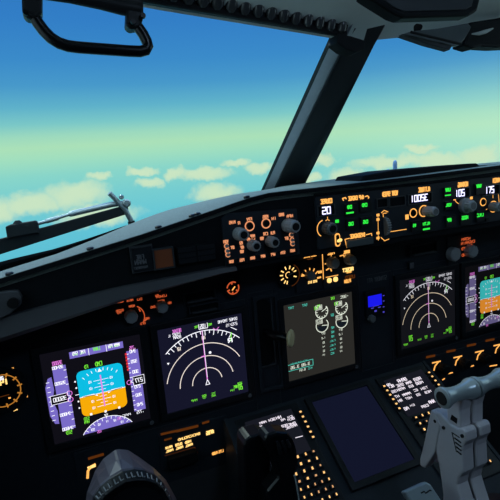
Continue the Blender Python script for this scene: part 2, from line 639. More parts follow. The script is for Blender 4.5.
# ---------------------------------------------------------------- overhead, visor
t = thing('overhead_panel', 'dark edge of the overhead switch panel hanging under the pale lining', 'panel', P, (.2, .64, .33))
W = .33
H = lambda x, y, dz=0: Vector((*at(x, y, P, W + dz), W + dz))
out = [(364, -6), (386, 8), (397, 15), (404, 17.5), (470, 15.5), (478, 11), (482, -6)]
MB().solid([H(*q) for q in out], -.025, 'overhead_black').build('edge_frame', t, bevel=.004)
inn = [(376, -6), (394, 7), (404, 11.5), (466, 9.5), (472, 6), (475, -6)]
MB().solid([H(*q, .002) for q in inn], -.006, 'overhead_dark').build('inset', t, bevel=.001)
t = thing('sun_visor', 'folded grey sun visor at the top of the right windscreen pane', 'visor', P, (.15, .57, .2))
W = .21
H = lambda x, y, dz=0: Vector((*at(x, y, P, W + dz), W + dz))
MB().solid([H(402, 34), (H(412, 31)), H(440, 28), H(468, 23), H(472, 27), H(465, 39), H(460, 45), H(452, 46), H(430, 42)], -.012, 'visor_grey').build('blade', t, bevel=.002)
MB().solid([H(402, 35, .005), H(430, 41.5, .005), H(452, 46, .005), H(450, 50, .005), H(428, 44, .005)], -.014, 'overhead_dark').build('lower_lip', t, bevel=.001)
MB().tube([H(411, 32, .01), H(440, 39, .01), H(461, 44, .01)], .0022, 'rubber_black', 8).build('hinge_rod', t)
t = thing('visor_bracket', 'dark bracket with a pale crescent rim at the right end of the sun visor', 'bracket', P, (.27, .57, .2))
MB().solid([H(470, 22), H(520, 14), H(520, 46), H(498, 47), (H(482, 46)), H(474, 48), H(464, 45), H(468, 34)], -.03, 'overhead_black').build('body', t, bevel=.004)
MB().tube([H(472, 34, .012), H(479, 33.6, .012), H(486, 31.5, .012), H(493, 28.5, .012)], [.0012, .0032, .0034, .0012], 'visor_edge', 8).build('rim', t)
W = .19
t = thing('lining_socket', 'small oval black hole in the pale lining left of the visor', 'socket', P, (*at(416, 26, P, W), W))
x, y = at(416, 26, P, W)
mb = MB().lathe((x, y, W), (0, -.75, .65), [(0, .0045), (.006, .0075), (.008, .008)], 'hole_black', 16)
mb.build('socket_ring', t)

# ================================================================ GLARESHIELD
FR = [(-.80, .212), (-.70, .232), (-.61, .249), (-.511, .267), (-.40, .287), (-.25, .318), (-.211, .327), (-.162, .333), (-.073, .333), (.131, .335), (.413, .340), (.58, .338), (.80, .290)]


def fr(x):
    x = max(-.8, min(.8, x))
    for a, b in zip(FR, FR[1:]):
        if a[0] <= x <= b[0]:
            return a[1] + (b[1] - a[1]) * (x - a[0]) / (b[0] - a[0])


def back(x):
    p = base_left(min(1, abs(x) / .80))
    if x > 0:
        p = mirx(p); p.y = max(p.y, .334 + .012 * min(1, x / .25) - max(0, x - .55) * .3)
    return p


t = thing('glareshield', 'black glareshield with a blue grey padded top under the windscreen', 'glareshield', P, (0, .3, .05))
secs = []
for i in range(49):
    x = -.80 + 1.6 * i / 48
    f = Vector((x, fr(x), .105)); b = back(x) + Vector((0, -.003, .010))
    row = [f + Vector((0, -.006, 0)), f]
    for k in range(1, 9):
        q = f.lerp(b, k / 8)
        q.y += .004 * math.sin(math.pi * k / 8)
        row.append(q)
    row += [b + Vector((0, -.03, 0)), f + Vector((0, -.03, -.02))]
    secs.append(row)
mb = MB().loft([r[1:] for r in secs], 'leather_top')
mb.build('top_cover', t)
MB().loft([[r[1] + Vector((0, -.0005, -.001)), r[1] + Vector((0, -.0008, .0016)), r[1] + Vector((0, -.008, .0012)), r[1] + Vector((0, -.008, -.001))] for r in secs], 'glareshield_black', smooth=False).build('edge_roll', t)
# face: vertical board from the brow down to the lip
LP = [(-.80, .126), (-.626, .152), (-.446, .181), (-.271, .199), (-.08, .203), (.80, .199)]


def lp(x):
    x = max(-.8, min(.8, x))
    for a, b in zip(LP, LP[1:]):
        if a[0] <= x <= b[0]:
            return a[1] + (b[1] - a[1]) * (x - a[0]) / (b[0] - a[0])


mb = MB()
secs = []
for i in range(49):
    x = -.80 + 1.6 * i / 48
    secs.append([Vector((x, fr(x) - .004, .095)), Vector((x, lp(x), .095)), Vector((x, lp(x) + .004, -.006)), Vector((x, fr(x) - .02, -.006))])
mb.loft(secs, 'glareshield_black', smooth=False)
mb.build('face', t)
secs = []
for i in range(21):
    x = -.80 + .56 * i / 20
    hh = (.034 if x < -.6 else .034 - .026 * (x + .6) / .36)
    a = lp(x)
    secs.append([Vector((x, a - .001, .098)), Vector((x, a + hh * .2, .106)), Vector((x, a + hh, .102)), Vector((x, a + hh + .002, .094)), Vector((x, a, .092))])
MB().loft(secs, 'lip_grey', smooth=False).build('lip', t, label='grey strip along the lower edge of the glareshield')
for q in ((9, 272), (90, 246), (157, 213), (197, 207), (192, 212.5), (247, 195)):
    # screws sit on the padded top: intersect with the sloping top near its front edge
    x, y = at(*q, G, 0)
    f = .012
    MB().lathe((x, fr(max(-.8, x)) - .002, .098), (0, 1, .0), [(0, .006), (.0045, .006), (.006, .004)], 'screw_dark', 10).build('screw', t)

# bracket at far left of the face
t = thing('face_bracket', 'small grey bracket with a bolt on the far left of the glareshield face', 'bracket', G, (-.606, .208, 0))
q = [at(*p, G, .006) for p in ((-14, 296), (0, 292), (14, 290.5), (19, 291), (22, 297), (21, 305), (10, 314), (-4, 321), (-14, 324))]
MB().prism(q, -.004, .008, 'lip_grey').build('plate', t, bevel=.002)
x, y = at(13, 303, G, .01)
MB().cyl(x, y, .008, .008, .013, 'screw_dark', 14).build('bolt', t)

# warning lights on the face
def px_rect(pl, q, h=0):
    a = [at(*p, pl, h) for p in q]
    return (a[0][0] + a[3][0]) / 2, (a[1][0] + a[2][0]) / 2, (a[2][1] + a[3][1]) / 2, (a[0][1] + a[1][1]) / 2


x0, x1, y0, y1 = px_rect(G, ((131, 248), (151, 245), (153, 269), (133, 272)))
t = thing('fire_warning_light', 'unlit dark fire warning push light left of the brown caution light', 'warning light', G, ((x0 + x1) / 2, (y0 + y1) / 2, 0))
MB().box(x0, x1, y0, y1, -.004, .006, 'bezel_black').build('push_cap', t, bevel=.001)
mb = MB()
for py, s, w, hpx in ((257, 'FIRE', 8, 4), (262, 'WARN', 12, 4)):
    txt(mb, G, 140 if py < 260 else 140.5, py, s, w, hpx, 'pale_print', .0065)
txt(mb, G, 141, 267.5, 'PUSHTORESET', 14, 2, 'pale_print', .0065)
mb.build('caption', t)
MB().frame(x0, x1, y0, y1, .002, -.004, .004, 'panel_grey').build('surround', t)
x0, x1, y0, y1 = px_rect(G, ((153, 250), (171, 247.5), (173, 265.5), (155, 268.5)))
t = thing('master_caution_light', 'square brown amber caution light on the glareshield face', 'warning light', G, ((x0 + x1) / 2, (y0 + y1) / 2, 0))
MB().box(x0, x1, y0, y1, -.004, .007, 'amber_lens').build('lens', t, bevel=.001)
MB().frame(x0, x1, y0, y1, .0022, -.004, .0085, 'panel_grey').build('surround', t)
x0, x1, y0, y1 = px_rect(G, ((176, 249), (214, 241), (216, 258), (178, 266)))
t = thing('annunciator_block', 'dark block of unlit caution captions right of the brown light', 'annunciator', G, ((x0 + x1) / 2, (y0 + y1) / 2, 0))
MB().box(x0, x1, y0, y1, -.004, .005, 'glareshield_black').build('block', t, bevel=.001)
for k in range(3):
    for j in range(2):
        xx = x0 + (x1 - x0) * (.03 + .5 * j); yy = y0 + (y1 - y0) * (.06 + .32 * k)
        MB().box(xx, xx + (x1 - x0) * .44, yy, yy + (y1 - y0) * .25, .005, .0062, 'bezel_black').build('caption_window', t)

# ================================================================ CONTROL PANELS ON THE GLARESHIELD FACE
x0, x1, y0, y1 = px_rect(G, ((224.5, 208), (297, 210), (300, 254.5), (222, 267)))
t = thing('display_control_panel', 'control panel with four fat knobs and amber legends left of the long glareshield panel', 'control panel', G, (-.187, .26, 0))
ytop = at(297, 208.5, G)[1]
MB().prism([(x0, y0), (x1, y0), (x1, ytop), (x0 + .012, ytop + .006), (x0, ytop - .002)], -.005, .0, 'panel_black').build('faceplate', t, bevel=.001)
for px, py, r, hg in ((244, 235, .0105, .026), (256.8, 246.4, .0092, .022), (275.6, 242.8, .0092, .024), (296, 226.8, .0112, .034)):
    knob(t, G, px, py, r, hg, 'knob_grey', 'knob_cap', 14, skirt=r * 1.15)
for px, py in ((249.6, 226), (266, 223.4)):
    x, y = at(px, py, G)
    MB().ring(x, y, .0072, .0094, 0, .0008, 'legend_rose').build('ring_light', t)
    MB().cyl(x, y, .006, 0, .004, 'knob_cap', 18).build('button', t)
mb = MB()
for px, py, s, w in ((232.3, 222.3, 'MINS', 7), (239, 223, 'R', 2), (249.3, 219.2, 'FPV', 6), (265.5, 216.6, 'MTRS', 6), (274, 218.4, 'IN', 5.5), (281.5, 214.6, 'BARO', 5.5), (289.8, 216, 'HPA', 7),
                     (265.6, 233.8, 'CTR', 5), (272.8, 232.8, 'PLN', 4.4), (262, 238.4, 'VOR', 4), (252.6, 236, 'MAP', 5), (253.5, 239.5, '4', 3), (248.4, 239.4, 'APP', 4),
                     (241, 243, 'RST', 3.5), (242, 247.2, 'ADF', 4), (242, 251.5, 'VOR', 4), (232.4, 247.5, 'OFF', 4), (225.6, 241.6, 'VOR1', 6), (286.5, 238.4, 'OFF', 4), (246, 262.4, '', 0)):
    txt(mb, G, px, py, s, w * .92, 2.7, 'legend_rose', .0004, wt=.27)
mb.build('legend', t)
for px, py in ((226.6, 246), (227.4, 251), (228, 254.6), (291.3, 234.8), (292, 240), (292.6, 243.6)):
    x, y = at(px, py, G)
    mb = MB()
    mb.ring(x, y, .0036, .0049, 0, .001, 'legend_rose', 30, 330, 14)
    mb.cyl(x, y, .003, 0, .004, 'knob_grey', 10)
    mb.build('toggle_mark', t)
for (px, py), s in zip(((231.6, 261.6), (242, 260), (252.6, 258), (263, 256.2), (273, 254.5), (283, 252.6), (292.6, 250.6)), ('TERR', 'POS', 'DATA', 'ARPT', 'WPT', 'STA', 'WXR')):
    x, y = at(px, py, G)
    b = MB().box(x - .0085, x + .0085, y - .005, y + .005, 0, .003, 'bezel_black').build('push_button', t, bevel=.0006)
    mb = MB(); txt(mb, G, px, py, s, 4.6, 2.5, 'legend_rose', .0034, wt=.27); mb.build('caption', t, parent=b)

# ---- the long panel
xa = at(315, 200, G)[0]
yb = at(318, 250, G)[1]
yt = at(318, 196, G)[1]
t = thing('autopilot_control_panel', 'long glareshield panel with green lit buttons and small white number windows', 'control panel', G, (.2, .265, 0))
MB().box(xa, .56, yb, yt, -.005, 0, 'panel_black').build('faceplate', t, bevel=.001)
MB().box(xa, .56, yt + .001, yt + .005, -.005, .004, 'glareshield_black').build('brow_strip', t)
mb = MB()
for px, py, s, w, h in ((326.4, 201.2, 'COURSE', 11.5, 4), (356, 197.8, 'A/P ENGAGE', 15.5, 3.6), (357.5, 235.6, 'DISENGAGE', 15, 3.6), (390.2, 193.6, 'VERT SPEED', 15.5, 4),
                        (424.2, 189.4, 'ALTITUDE', 11.5, 4), (463, 184.4, 'HEADING', 10, 4), (499, 180, 'IAS/MACH', 12, 4)):
    txt(mb, G, px, py, s, w, h, 'legend_amber', .0004, wt=.3)
mb.build('legend', t)
mb = MB()
pln(mb, G, [(343.5, 200.5), (342.5, 198.5), (345.5, 197.6), (346.3, 199)], .0022, 'legend_amber')
pln(mb, G, [(365, 196.6), (367.5, 195.8), (369, 197.4), (368.2, 198.2)], .0022, 'legend_amber')
pln(mb, G, [(346.8, 247.4), (345, 239.4), (349.5, 238.3)], .0018, 'legend_amber')
pln(mb, G, [(366, 234.8), (371.5, 233.4), (371.8, 235.6)], .0018, 'legend_amber')
pln(mb, G, [(390, 231.8), (406.5, 229.2)], .0015, 'legend_amber')
pln(mb, G, [(378, 214), (378.4, 240.5)], .0012, 'legend_amber')
for py in (215, 219.5, 233, 238):
    blk(mb, G, 378, py, 3, 2.6, 'legend_amber')
pln(mb, G, [(381.3, 212.8), (384.2, 210.4), (388, 211.8)], .0016, 'legend_amber')
pln(mb, G, [(383.4, 217), (383, 213.4), (386.6, 213)], .0015, 'legend_amber')
pln(mb, G, [(381, 237.4), (384.6, 240.8), (389, 239)], .0016, 'legend_amber')
pln(mb, G, [(327.6, 217), (327.6, 219.6), (325.6, 220.6)], .0013, 'legend_amber')
pln(mb, G, [(327.6, 219.6), (329.4, 220.4)], .0013, 'legend_amber')
x, y = at(324.6, 228.4, G)
mb.arc(x, y, .0165, 105, 235, .0018, .0004, 'legend_amber')
blk(mb, G, 407, 217, 3.4, 5, 'legend_amber')
pln(mb, G, [(453.6, 200), (459, 204)], .0016, 'legend_amber')
blk(mb, G, 454.6, 200.4, 2.4, 2.4, 'legend_amber'); blk(mb, G, 471.3, 198, 2.8, 2.8, 'legend_amber')
pln(mb, G, [(493, 194), (493, 198)], .0015, 'legend_amber'); pln(mb, G, [(484, 212), (487, 209)], .0015, 'legend_amber')
pln(mb, G, [(498.4, 194), (499.2, 203)], .0015, 'legend_amber')
mb.build('scale_mark', t)


def window(px0, px1, pyc, hpx, s, wtx, m='digit_white', halo=True):
    xc = (px0 + px1) / 2
    x0, y1 = at(px0, pyc - hpx / 2, G); x1, y0 = at(px1, pyc + hpx / 2, G)
    ym = at(xc, pyc, G)[1]; hh = abs(at(xc, pyc - hpx / 2, G)[1] - ym)
    b = MB().frame(x0, x1, ym - hh, ym + hh, .0018, 0, .003, 'panel_grey').box(x0, x1, ym - hh, ym + hh, -.001, .0004, 'recess_black').build('number_window', t)
    if s:
        mb = MB()
        for dx in (.0009, -.0004):
            x, y = at(xc, pyc, G)
        txt(mb, G, xc, pyc, s, wtx, 6.4, m, .0012, wt=.17)
        mb.build('digits', t, parent=b)
    return b


# digits read as they stand in the picture
def digits_plain(b, px, py, s, w, h):
    mb = MB()
    x, y = at(px, py, G, .0012)
    xa2, _ = at(px + w / 2, py, G, .0012); xb2, _ = at(px - w / 2, py, G, .0012)
    _, ya = at(px, py - h / 2, G, .0012); _, yb2 = at(px, py + h / 2, G, .0012)
    mb.text(x + .0007, y - .0005, s, abs(xa2 - xb2), abs(ya - yb2), .0009, 'digit_blue', False, .24)
    mb.text(x, y, s, abs(xa2 - xb2), abs(ya - yb2), .0012, 'digit_white', False, .17)
    mb.build('digits', t, parent=b)


b = window(317.5, 334, 210.4, 9.5, '', 0); digits_plain(b, 326.4, 210.4, '20', 9, 6.6)
b = window(376.5, 387, 203, 8, '', 0)
b = window(389, 404.5, 201.4, 8.6, '', 0)
b = window(408, 431, 198.6, 9, '', 0); digits_plain(b, 419.3, 198, '1005E', 17.5, 6)
b = window(453.6, 468.6, 193, 9, '', 0); digits_plain(b, 460, 193, '105', 9.6, 6.2)
b = window(482, 498.5, 190, 9, '', 0); digits_plain(b, 489.8, 189.8, '175', 9, 6.2)


def gbtn(px, py, marks, w=11, h=11, cy=0):
    x, y = at(px, py + cy, G)
    wx = abs(at(px + w / 2, py, G)[0] - at(px - w / 2, py, G)[0]) / 2
    hy = abs(at(px, py + h / 2, G)[1] - at(px, py - h / 2, G)[1]) / 2
    b = MB().box(x - wx, x + wx, y - hy, y + hy, 0, .005, 'bezel_black').build('push_button', t, bevel=.0008)
    mb = MB()
    for mx, my, s, mw, mh in marks:
        if s == '-': blk(mb, G, mx, my, mw, mh, 'green_light', .0055)
        else: txt(mb, G, mx, my, s, mw, mh, 'green_light', .0055, wt=.34)
    mb.build('lit_caption', t, parent=b)


gbtn(350, 209.5, [(349.6, 207, 'CMD', 4.6, 3), (350, 212.8, '-', 7.6, 1.7)], 12, 12)
gbtn(364.5, 205.6, [(364.6, 205, 'CMD', 5.2, 3)], 12, 12)
gbtn(351, 224, [(351, 223.8, 'CWS', 4.8, 3)], 12, 11)
gbtn(365.5, 222, [(365.6, 221.8, 'CWS', 4.8, 3)], 12, 11)
gbtn(414.6, 226, [(414.6, 225.4, 'V/S', 3, 2.6)], 9, 11)
gbtn(426.4, 226, [(426.4, 223.6, 'ALTH', 7, 2.6), (426.4, 229, '-', 7, 1.8)], 9, 12)
gbtn(448, 192.6, [(448, 189.8, 'LNAV', 5, 3), (448, 195.2, '-', 6, 1.2)], 10, 11)
gbtn(448.8, 205.4, [(448.6, 205, 'VORL', 6, 2.6)], 10, 9)
gbtn(449.4, 221, [(449.4, 220, 'APP', 4, 3)], 10, 11)
gbtn(464.6, 219, [(465, 217.6, 'HDGS', 6.4, 3)], 11, 11)
gbtn(479, 189, [(479, 186, 'VNAV', 5, 3)], 9, 11)
gbtn(480, 216, [(480.2, 215, 'LVLC', 6.6, 2.8)], 10, 11)
x, y = at(336.8, 221.2, G)
MB().box(x - .0035, x + .0035, y - .003, y + .003, 0, .002, 'green_light').build('indicator_light', t, label='small green lamp')
x, y = at(484.5, 219.6, G)
MB().cyl(x, y, .0045, 0, .008, 'knob_cap', 12).build('toggle', t)
# disengage bar
x0, x1, y0, y1 = px_rect(G, ((347.6, 241.6), (373, 236.4), (373.6, 243.4), (348, 248)), .006)
MB().box(x0, x1, y0, y1, -.001, .007, 'visor_grey').build('disengage_bar', t, bevel=.001)
# switch with bright capsule
x, y = at(337.4, 240, G)
b = MB().rrect(x - .0058, x + .0058, y - .013, y + .0135, .0055, 0, .0012, 'legend_amber').build('switch_plate', t)
mb = MB().rrect(x - .0036, x + .0036, y - .010, y + .0105, .0035, .0012, .002, 'recess_black')
mb.lathe((x, y - .002, .002), (0, .35, 1), [(0, .0026), (.010, .0034), (.013, .002)], 'legend_bright', 12)
mb.build('toggle', t, parent=b)
# vertical speed wheel
x, y = at(385.4, 226, G)
mb = MB().lathe((x - .0045, y, -.004), (1, 0, 0), [(0, .017), (.0012, .0185), (.0078, .0185), (.009, .017)], 'knob_dark', 30)
for k in range(22):
    a = 2 * math.pi * k / 22
    c = Vector((x, y + .0186 * math.cos(a), -.004 + .0186 * math.sin(a)))
    mb.box(c.x - .0038, c.x + .0038, c.y - .0008, c.y + .0008, c.z - .0008, c.z + .0008, 'knob_grey')
mb.build('thumb_wheel', t)
# selector knobs
knob(t, G, 333, 229, .0115, .022, 'knob_dark', 'knob_cap', 16, skirt=.0125)
for px, py, r in ((413.2, 213, .0098), (423.6, 211, .0125), (483, 202, .0092), (493.2, 206.6, .0132)):
    x, y = at(px, py, G)
    MB().ring(x, y, r - .002, r, 0, .0008, 'legend_amber', n=32).build('ring_light', t)
x, y = at(413.2, 213, G); MB().cyl(x, y, .006, 0, .003, 'recess_black', 16).build('dial_face', t)
x, y = at(483, 202, G); MB().cyl(x, y, .006, 0, .003, 'recess_black', 16).build('dial_face', t)
knob(t, G, 436, 211.8, .0098, .030, 'knob_grey', 'knob_dark', 16, skirt=.0105)
knob(t, G, 473.6, 206, .0120, .026, 'knob_grey', 'knob_dark', 16, skirt=.0165)
knob(t, G, 500, 207, .0100, .022, 'knob_grey', 'knob_dark', 16)

# ================================================================ MAIN INSTRUMENT PANEL
t = thing('instrument_panel', 'big black main instrument panel that carries the five lit displays', 'instrument panel', P, (0, 0, 0))
MB().box(-.80, .80, -.24, .215, -.02, -.006, 'panel_black').build('board', t)
mb = MB().loft([[Vector((-.80, -.24, -.006)), Vector((.80, -.24, -.006)), Vector((.80, -.24, -.02)), Vector((-.80, -.24, -.02))],
                [Vector((-.80, -1.04, -.10)), Vector((.80, -1.04, -.10)), Vector((.80, -1.04, -.12)), Vector((-.80, -1.04, -.12))]], 'cabin_dark', smooth=False)
mb.build('kick_panel', t)
for x0, x1, y0, y1 in ((-.60, -.19, -.115, .115), (-.185, -.125, -.14, .125), (-.12, .085, -.11, .10), (.09, .185, -.12, .115), (.19, .60, -.115, .115)):
    MB().frame(x0 + .002, x1 - .002, y0 + .002, y1 - .002, .0012, -.006, -.0048, 'panel_grey').build('panel_seam', t)

DU = .175 / 2
XP, XN = .49906, .29054


def display(name, label, cx, cy=0.0, sc_m='pfd_bg', h=DU, w=DU, sensor=True, group=None, pl=P, cat='display'):
    t = thing(name, label, cat, pl, (cx, cy, 0), group)
    MB().frame(cx - w, cx + w, cy - h, cy + h, .013, -.006, .0035, 'bezel_black').build('bezel', t, bevel=.0012)
    MB().box(cx - w, cx + w, cy - h, cy + h, -.004, 0, sc_m).build('screen', t)
    if sensor:
        MB().cyl(cx + w + .001, cy - h - .0075, .0042, .003, .0048, 'sensor_grey', 14).build('light_sensor', t)
    return t


def pfd(t, dx, s, bg):
    S = lambda zx, zy: at(30 + zx / 4.167, 320 + zy / 4.167)
    q = lambda zx, zy: (30 + zx / 4.167, 320 + zy / 4.167)
    W_, G_, M_ = 'sym_white' + s, 'sym_green' + s, 'sym_magenta' + s
    V_ = 'tape_violet' + s
    T = lambda mb, zx, zy, tx, w, h, m, z=.0012: txt(mb, P, *q(zx, zy), tx, w / 4.167, h / 4.167, m, z, dx, .16)

    def rect(a, b, c, d):
        a, b, c, d = S(*a), S(*b), S(*c), S(*d)
        return (a[0] + d[0]) / 2 + dx, (b[0] + c[0]) / 2 + dx, (c[1] + d[1]) / 2, (a[1] + b[1]) / 2
    # attitude indicator
    x0, x1, y0, y1 = rect((195, 213), (385, 177), (406, 366), (213, 398))
    yh = y0 + (y1 - y0) * .435
    sky = MB().flat(rr(x0, x1, yh, y1, .010, 6, True, False), .0004, 'sky_cyan' + s).build('attitude_sky', t)
    MB().flat(rr(x0, x1, y0, yh, .010, 6, False, True), .0004, 'ground_orange' + s).build('attitude_ground', t)
    cx, w = (x0 + x1) / 2, x1 - x0
    mb = MB()
    mb.line([(x0, yh), (x1, yh)], .0009, .0007, W_)
    for k in range(-4, 5):
        if k == 0: continue
        l = .013 if k % 2 == 0 else .006
        y = yh + k * .0064
        mb.line([(cx - l, y), (cx + l, y)], .0008, .0008, W_)
        if k % 4 == 0 or k == 2 or k == -2:
            for e in (-1, 1):
                mb.text(cx + e * (l + .006), y, '10', .006, .004, .0008, W_)
    for a in (50, 62, 72, 82, 98, 108, 118, 130):
        r0 = (y1 - yh) * .86
        mb.line([(cx + r0 * math.cos(R(a)), yh + r0 * math.sin(R(a))), (cx + (r0 + .005) * math.cos(R(a)), yh + (r0 + .005) * math.sin(R(a)))], .001, .0008, W_)
    mb.flat([(cx, y1 - .002), (cx - .004, y1 - .009), (cx + .004, y1 - .009)], .0009, W_)
    for e in (-1, 1):
        mb.line([(cx + e * .010, yh - .003), (cx + e * .016, yh + .0005), (cx + e * .036, yh + .0005)], .0022, .0009, 'sym_white' + s)
        mb.line([(cx + e * .012, yh - .001), (cx + e * .035, yh + .0005)], .0011, .0010, 'lcd_black')
    mb.build('pitch_ladder', t)
    mb = MB().line([(cx, y0 + .012), (cx, y1 - .016)], .0022, .0010, M_)
    mb.build('flight_director_bar', t)
    # mode bar
    x0b, x1b, y0b, y1b = rect((162, 134), (386, 89), (389, 115), (166, 162))
    mb = MB().flat([(x0b, y0b), (x1b, y0b), (x1b, y1b), (x0b, y1b)], .0005, V_)
    for f in (.35, .68):
        xx = x0b + (x1b - x0b) * f
        mb.line([(xx, y0b), (xx, y1b)], .0010, .0008, W_)
    T(mb, 203, 137, 'FMC SPD', 56, 14, 'sym_white' + s)
    T(mb, 277, 120, 'LNAV', 30, 14, 'sym_green' + s)
    T(mb, 350, 106, 'VNAV PTH', 50, 14, 'sym_white' + s)
    T(mb, 203, 141, 'FMC SPD', 50, 6, 'sym_green' + s, .0014); T(mb, 350, 110, 'VNAV PTH', 44, 6, 'sym_green' + s, .0014)
    mb.build('mode_bar', t)
    mb = MB()
    T(mb, 234, 195, 'FD', 16, 14, G_); T(mb, 286, 182, 'CMD', 30, 17, G_)
    T(mb, 236, 411, 'STD', 24, 12, G_); T(mb, 237, 425, 'HPA', 22, 11, G_)
    T(mb, 163, 468, 'STD', 26, 14, G_)
    mb.build('green_caption', t)
    # altitude tape
    x0, x1, y0, y1 = rect((93, 196), (150, 186), (188, 449), (134, 462))
    mb = MB().flat([(x0, y0), (x1, y0), (x1, y1), (x0, y1)], .0005, V_)
    for k in range(9):
        y = y0 + (y1 - y0) * (k + .3) / 9
        mb.line([(x1 - .004, y), (x1 - .0004, y)], .0012, .0008, W_)
    tp_ = mb.build('altitude_tape', t)
    mb = MB()
    yc = (y0 + y1) / 2
    for f, tx in ((.74, '35200'), (.25, '34800'), (.985, '35400'), (.02, '34600')):
        mb.text((x0 + x1) / 2 - .002, y0 + (y1 - y0) * f, tx, .0185, .0052, .0009, W_, True, .2)
    T(mb, 113, 179, '35000', 42, 14, M_)
    mb.build('tape_number', t, parent=tp_)
    xr, yr = S(127, 327); xr += dx
    mb = MB().box(xr - .016, xr + .013, yr - .0085, yr + .0085, .0006, .001, 'lcd_black')
    mb.line([(xr - .016, yr - .0085), (xr + .013, yr - .0085), (xr + .013, yr - .003), (xr + .018, yr), (xr + .013, yr + .003), (xr + .013, yr + .0085), (xr - .016, yr + .0085), (xr - .016, yr - .0085)], .0009, .0012, W_)
    mb.text(xr - .001, yr, '35000', .0225, .007, .0013, W_, True, .16)
    mb.build('altitude_readout', t)
    mb = MB()
    for f in (-1, 1):
        mb.arc(x1 - .001, yr + f * .006, .0045, 0, 360, .0011, .0011, M_, 12)
    mb.build('altitude_bug', t)
    # vertical speed scale
    a = [S(*p) for p in ((75, 243), (91, 237), (120, 432), (108, 432), (84, 385), (78, 300))]
    mb = MB()
    xa_ = min(p[0] for p in a) + dx; xb_ = S(95, 330)[0] + dx
    ya_, yb_ = S(92, 237)[1], S(118, 433)[1]
    ym = (ya_ + yb_) / 2; hh = (ya_ - yb_) / 2
    wv = .0135
    xv = x0 - .0025
    mb.flat([(xv - wv * .55, ym - hh * .96), (xv - .001, ym - hh), (xv, ym - hh * .45), (xv - .003, ym - hh * .2), (xv - .003, ym + hh * .2), (xv, ym + hh * .45), (xv - .001, ym + hh), (xv - wv * .55, ym + hh * .96), (xv - wv, ym + hh * .6), (xv - wv, ym - hh * .6)], .0005, V_)
    for k in range(-4, 5):
        mb.line([(xv - wv * .8, ym + k * hh * .2), (xv - wv * .45, ym + k * hh * .2)], .0011, .0008, W_)
    mb.line([(xv - wv * .4, ym), (xv + .006, ym)], .0012, .0009, W_)
    mb.build('vertical_speed_scale', t)
    # speed tape
    x0, x1, y0, y1 = rect((402, 130), (450, 121), (481, 369), (434, 381))
    mb = MB().flat([(x0, y0), (x1, y0), (x1, y1), (x0, y1)], .0005, V_)
    for k in range(13):
        y = y0 + (y1 - y0) * (k + .4) / 13
        mb.line([(x0 + .0004, y), (x0 + .0035, y)], .0012, .0008, W_)
    tp_ = mb.build('speed_tape', t)
    mb = MB()
    for f, tx in ((.985, '340'), (.82, '320'), (.65, '300'), (.40, '270'), (.26, '260'), (.10, '240')):
        mb.text((x0 + x1) / 2 + .001, y0 + (y1 - y0) * f, tx, .0115, .0056, .0009, W_, True, .2)
    T(mb, 427, 115, '.775', 26, 13, M_); T(mb, 460, 381, '.775', 32, 12, W_)
    mb.build('tape_number', t, parent=tp_)
    mb = MB()
    for k in range(6):
        y = y1 - .003 - k * .0062
        mb.box(x0 - .003, x0 + .0006, y - .0042, y, .0006, .0008, 'sym_red' + s)
    mb.build('overspeed_band', t)
    xr, yr = S(452, 249); xr += dx
    mb = MB().box(xr - .010, xr + .011, yr - .009, yr + .009, .0006, .001, 'lcd_black')
    mb.line([(xr - .010, yr - .009), (xr + .011, yr - .009), (xr + .011, yr + .009), (xr - .010, yr + .009), (xr - .010, yr + .003), (xr - .015, yr), (xr - .010, yr - .003), (xr - .010, yr - .009)], .0009, .0012, W_)
    mb.text(xr + .0005, yr, '277', .0145, .0078, .0013, W_, True, .16)
    mb.build('speed_readout', t)
    mb = MB(); x, y = S(413, 259); mb.arc(x + dx, y, .0042, 20, 340, .0012, .0011, M_, 12)
    mb.build('speed_bug', t)
    # deviation dots left of the attitude picture
    mb = MB()
    for p in ((188, 257), (193, 283), (197, 311), (202, 339), (206, 366)):
        x, y = S(*p); mb.cur += 1
        if p[0] == 197: mb.line([(x + dx - .003, y), (x + dx + .003, y)], .0012, .0008, W_)
        else: mb.cyl(x + dx, y, .0016, .0004, .0008, W_, 8)
    for p in ((255, 392), (315, 380), (372, 364)):
        x, y = S(*p); mb.cur += 1; mb.box(x + dx - .002, x + dx + .002, y - .0022, y + .002, .0004, .0008, W_)
    mb.build('deviation_mark', t)
    # heading arc
    a, b, c = S(222, 489), S(320, 415), S(425, 436)
    cxh = cx; half = (c[0] - a[0]) / 2; hh = .024
    rad = (half * half + hh * hh) / (2 * hh)
    yb_ = -DU + .004
    yc = yb_ + hh - rad
    aa = math.degrees(math.asin(half / rad))
    pts = [(cxh + rad * math.sin(R(-aa + 2 * aa * k / 20)), yc + rad * math.cos(R(-aa + 2 * aa * k / 20))) for k in range(21)]
    mb = MB().flat(pts[::-1], .0005, V_)
    mb.line(pts, .0012, .0008, W_)
    for k in range(1, 12):
        an = R(-aa + 2 * aa * k / 12)
        r1 = rad - (.006 if k % 2 else .0035)
        mb.line([(cxh + rad * math.sin(an), yc + rad * math.cos(an)), (cxh + r1 * math.sin(an), yc + r1 * math.cos(an))], .001, .0008, W_)
        if k in (2, 4, 6, 8, 10):
            r2 = rad - .0095
            mb.text(cxh + r2 * math.sin(an), yc + r2 * math.cos(an), str(8 + k // 2), .0055, .0042, .0008, W_)
    mb.line([(cxh - .003, yc + rad + .005), (cxh + .003, yc + rad + .005), (cxh, yc + rad), (cxh - .003, yc + rad + .005)], .001, .0009, W_)
    T(mb, 402, 396, 'MAG', 38, 9, W_); T(mb, 290, 464, '105', 20, 10, M_); T(mb, 372, 410, '05', 18, 10, M_)
    mb.build('heading_arc', t)


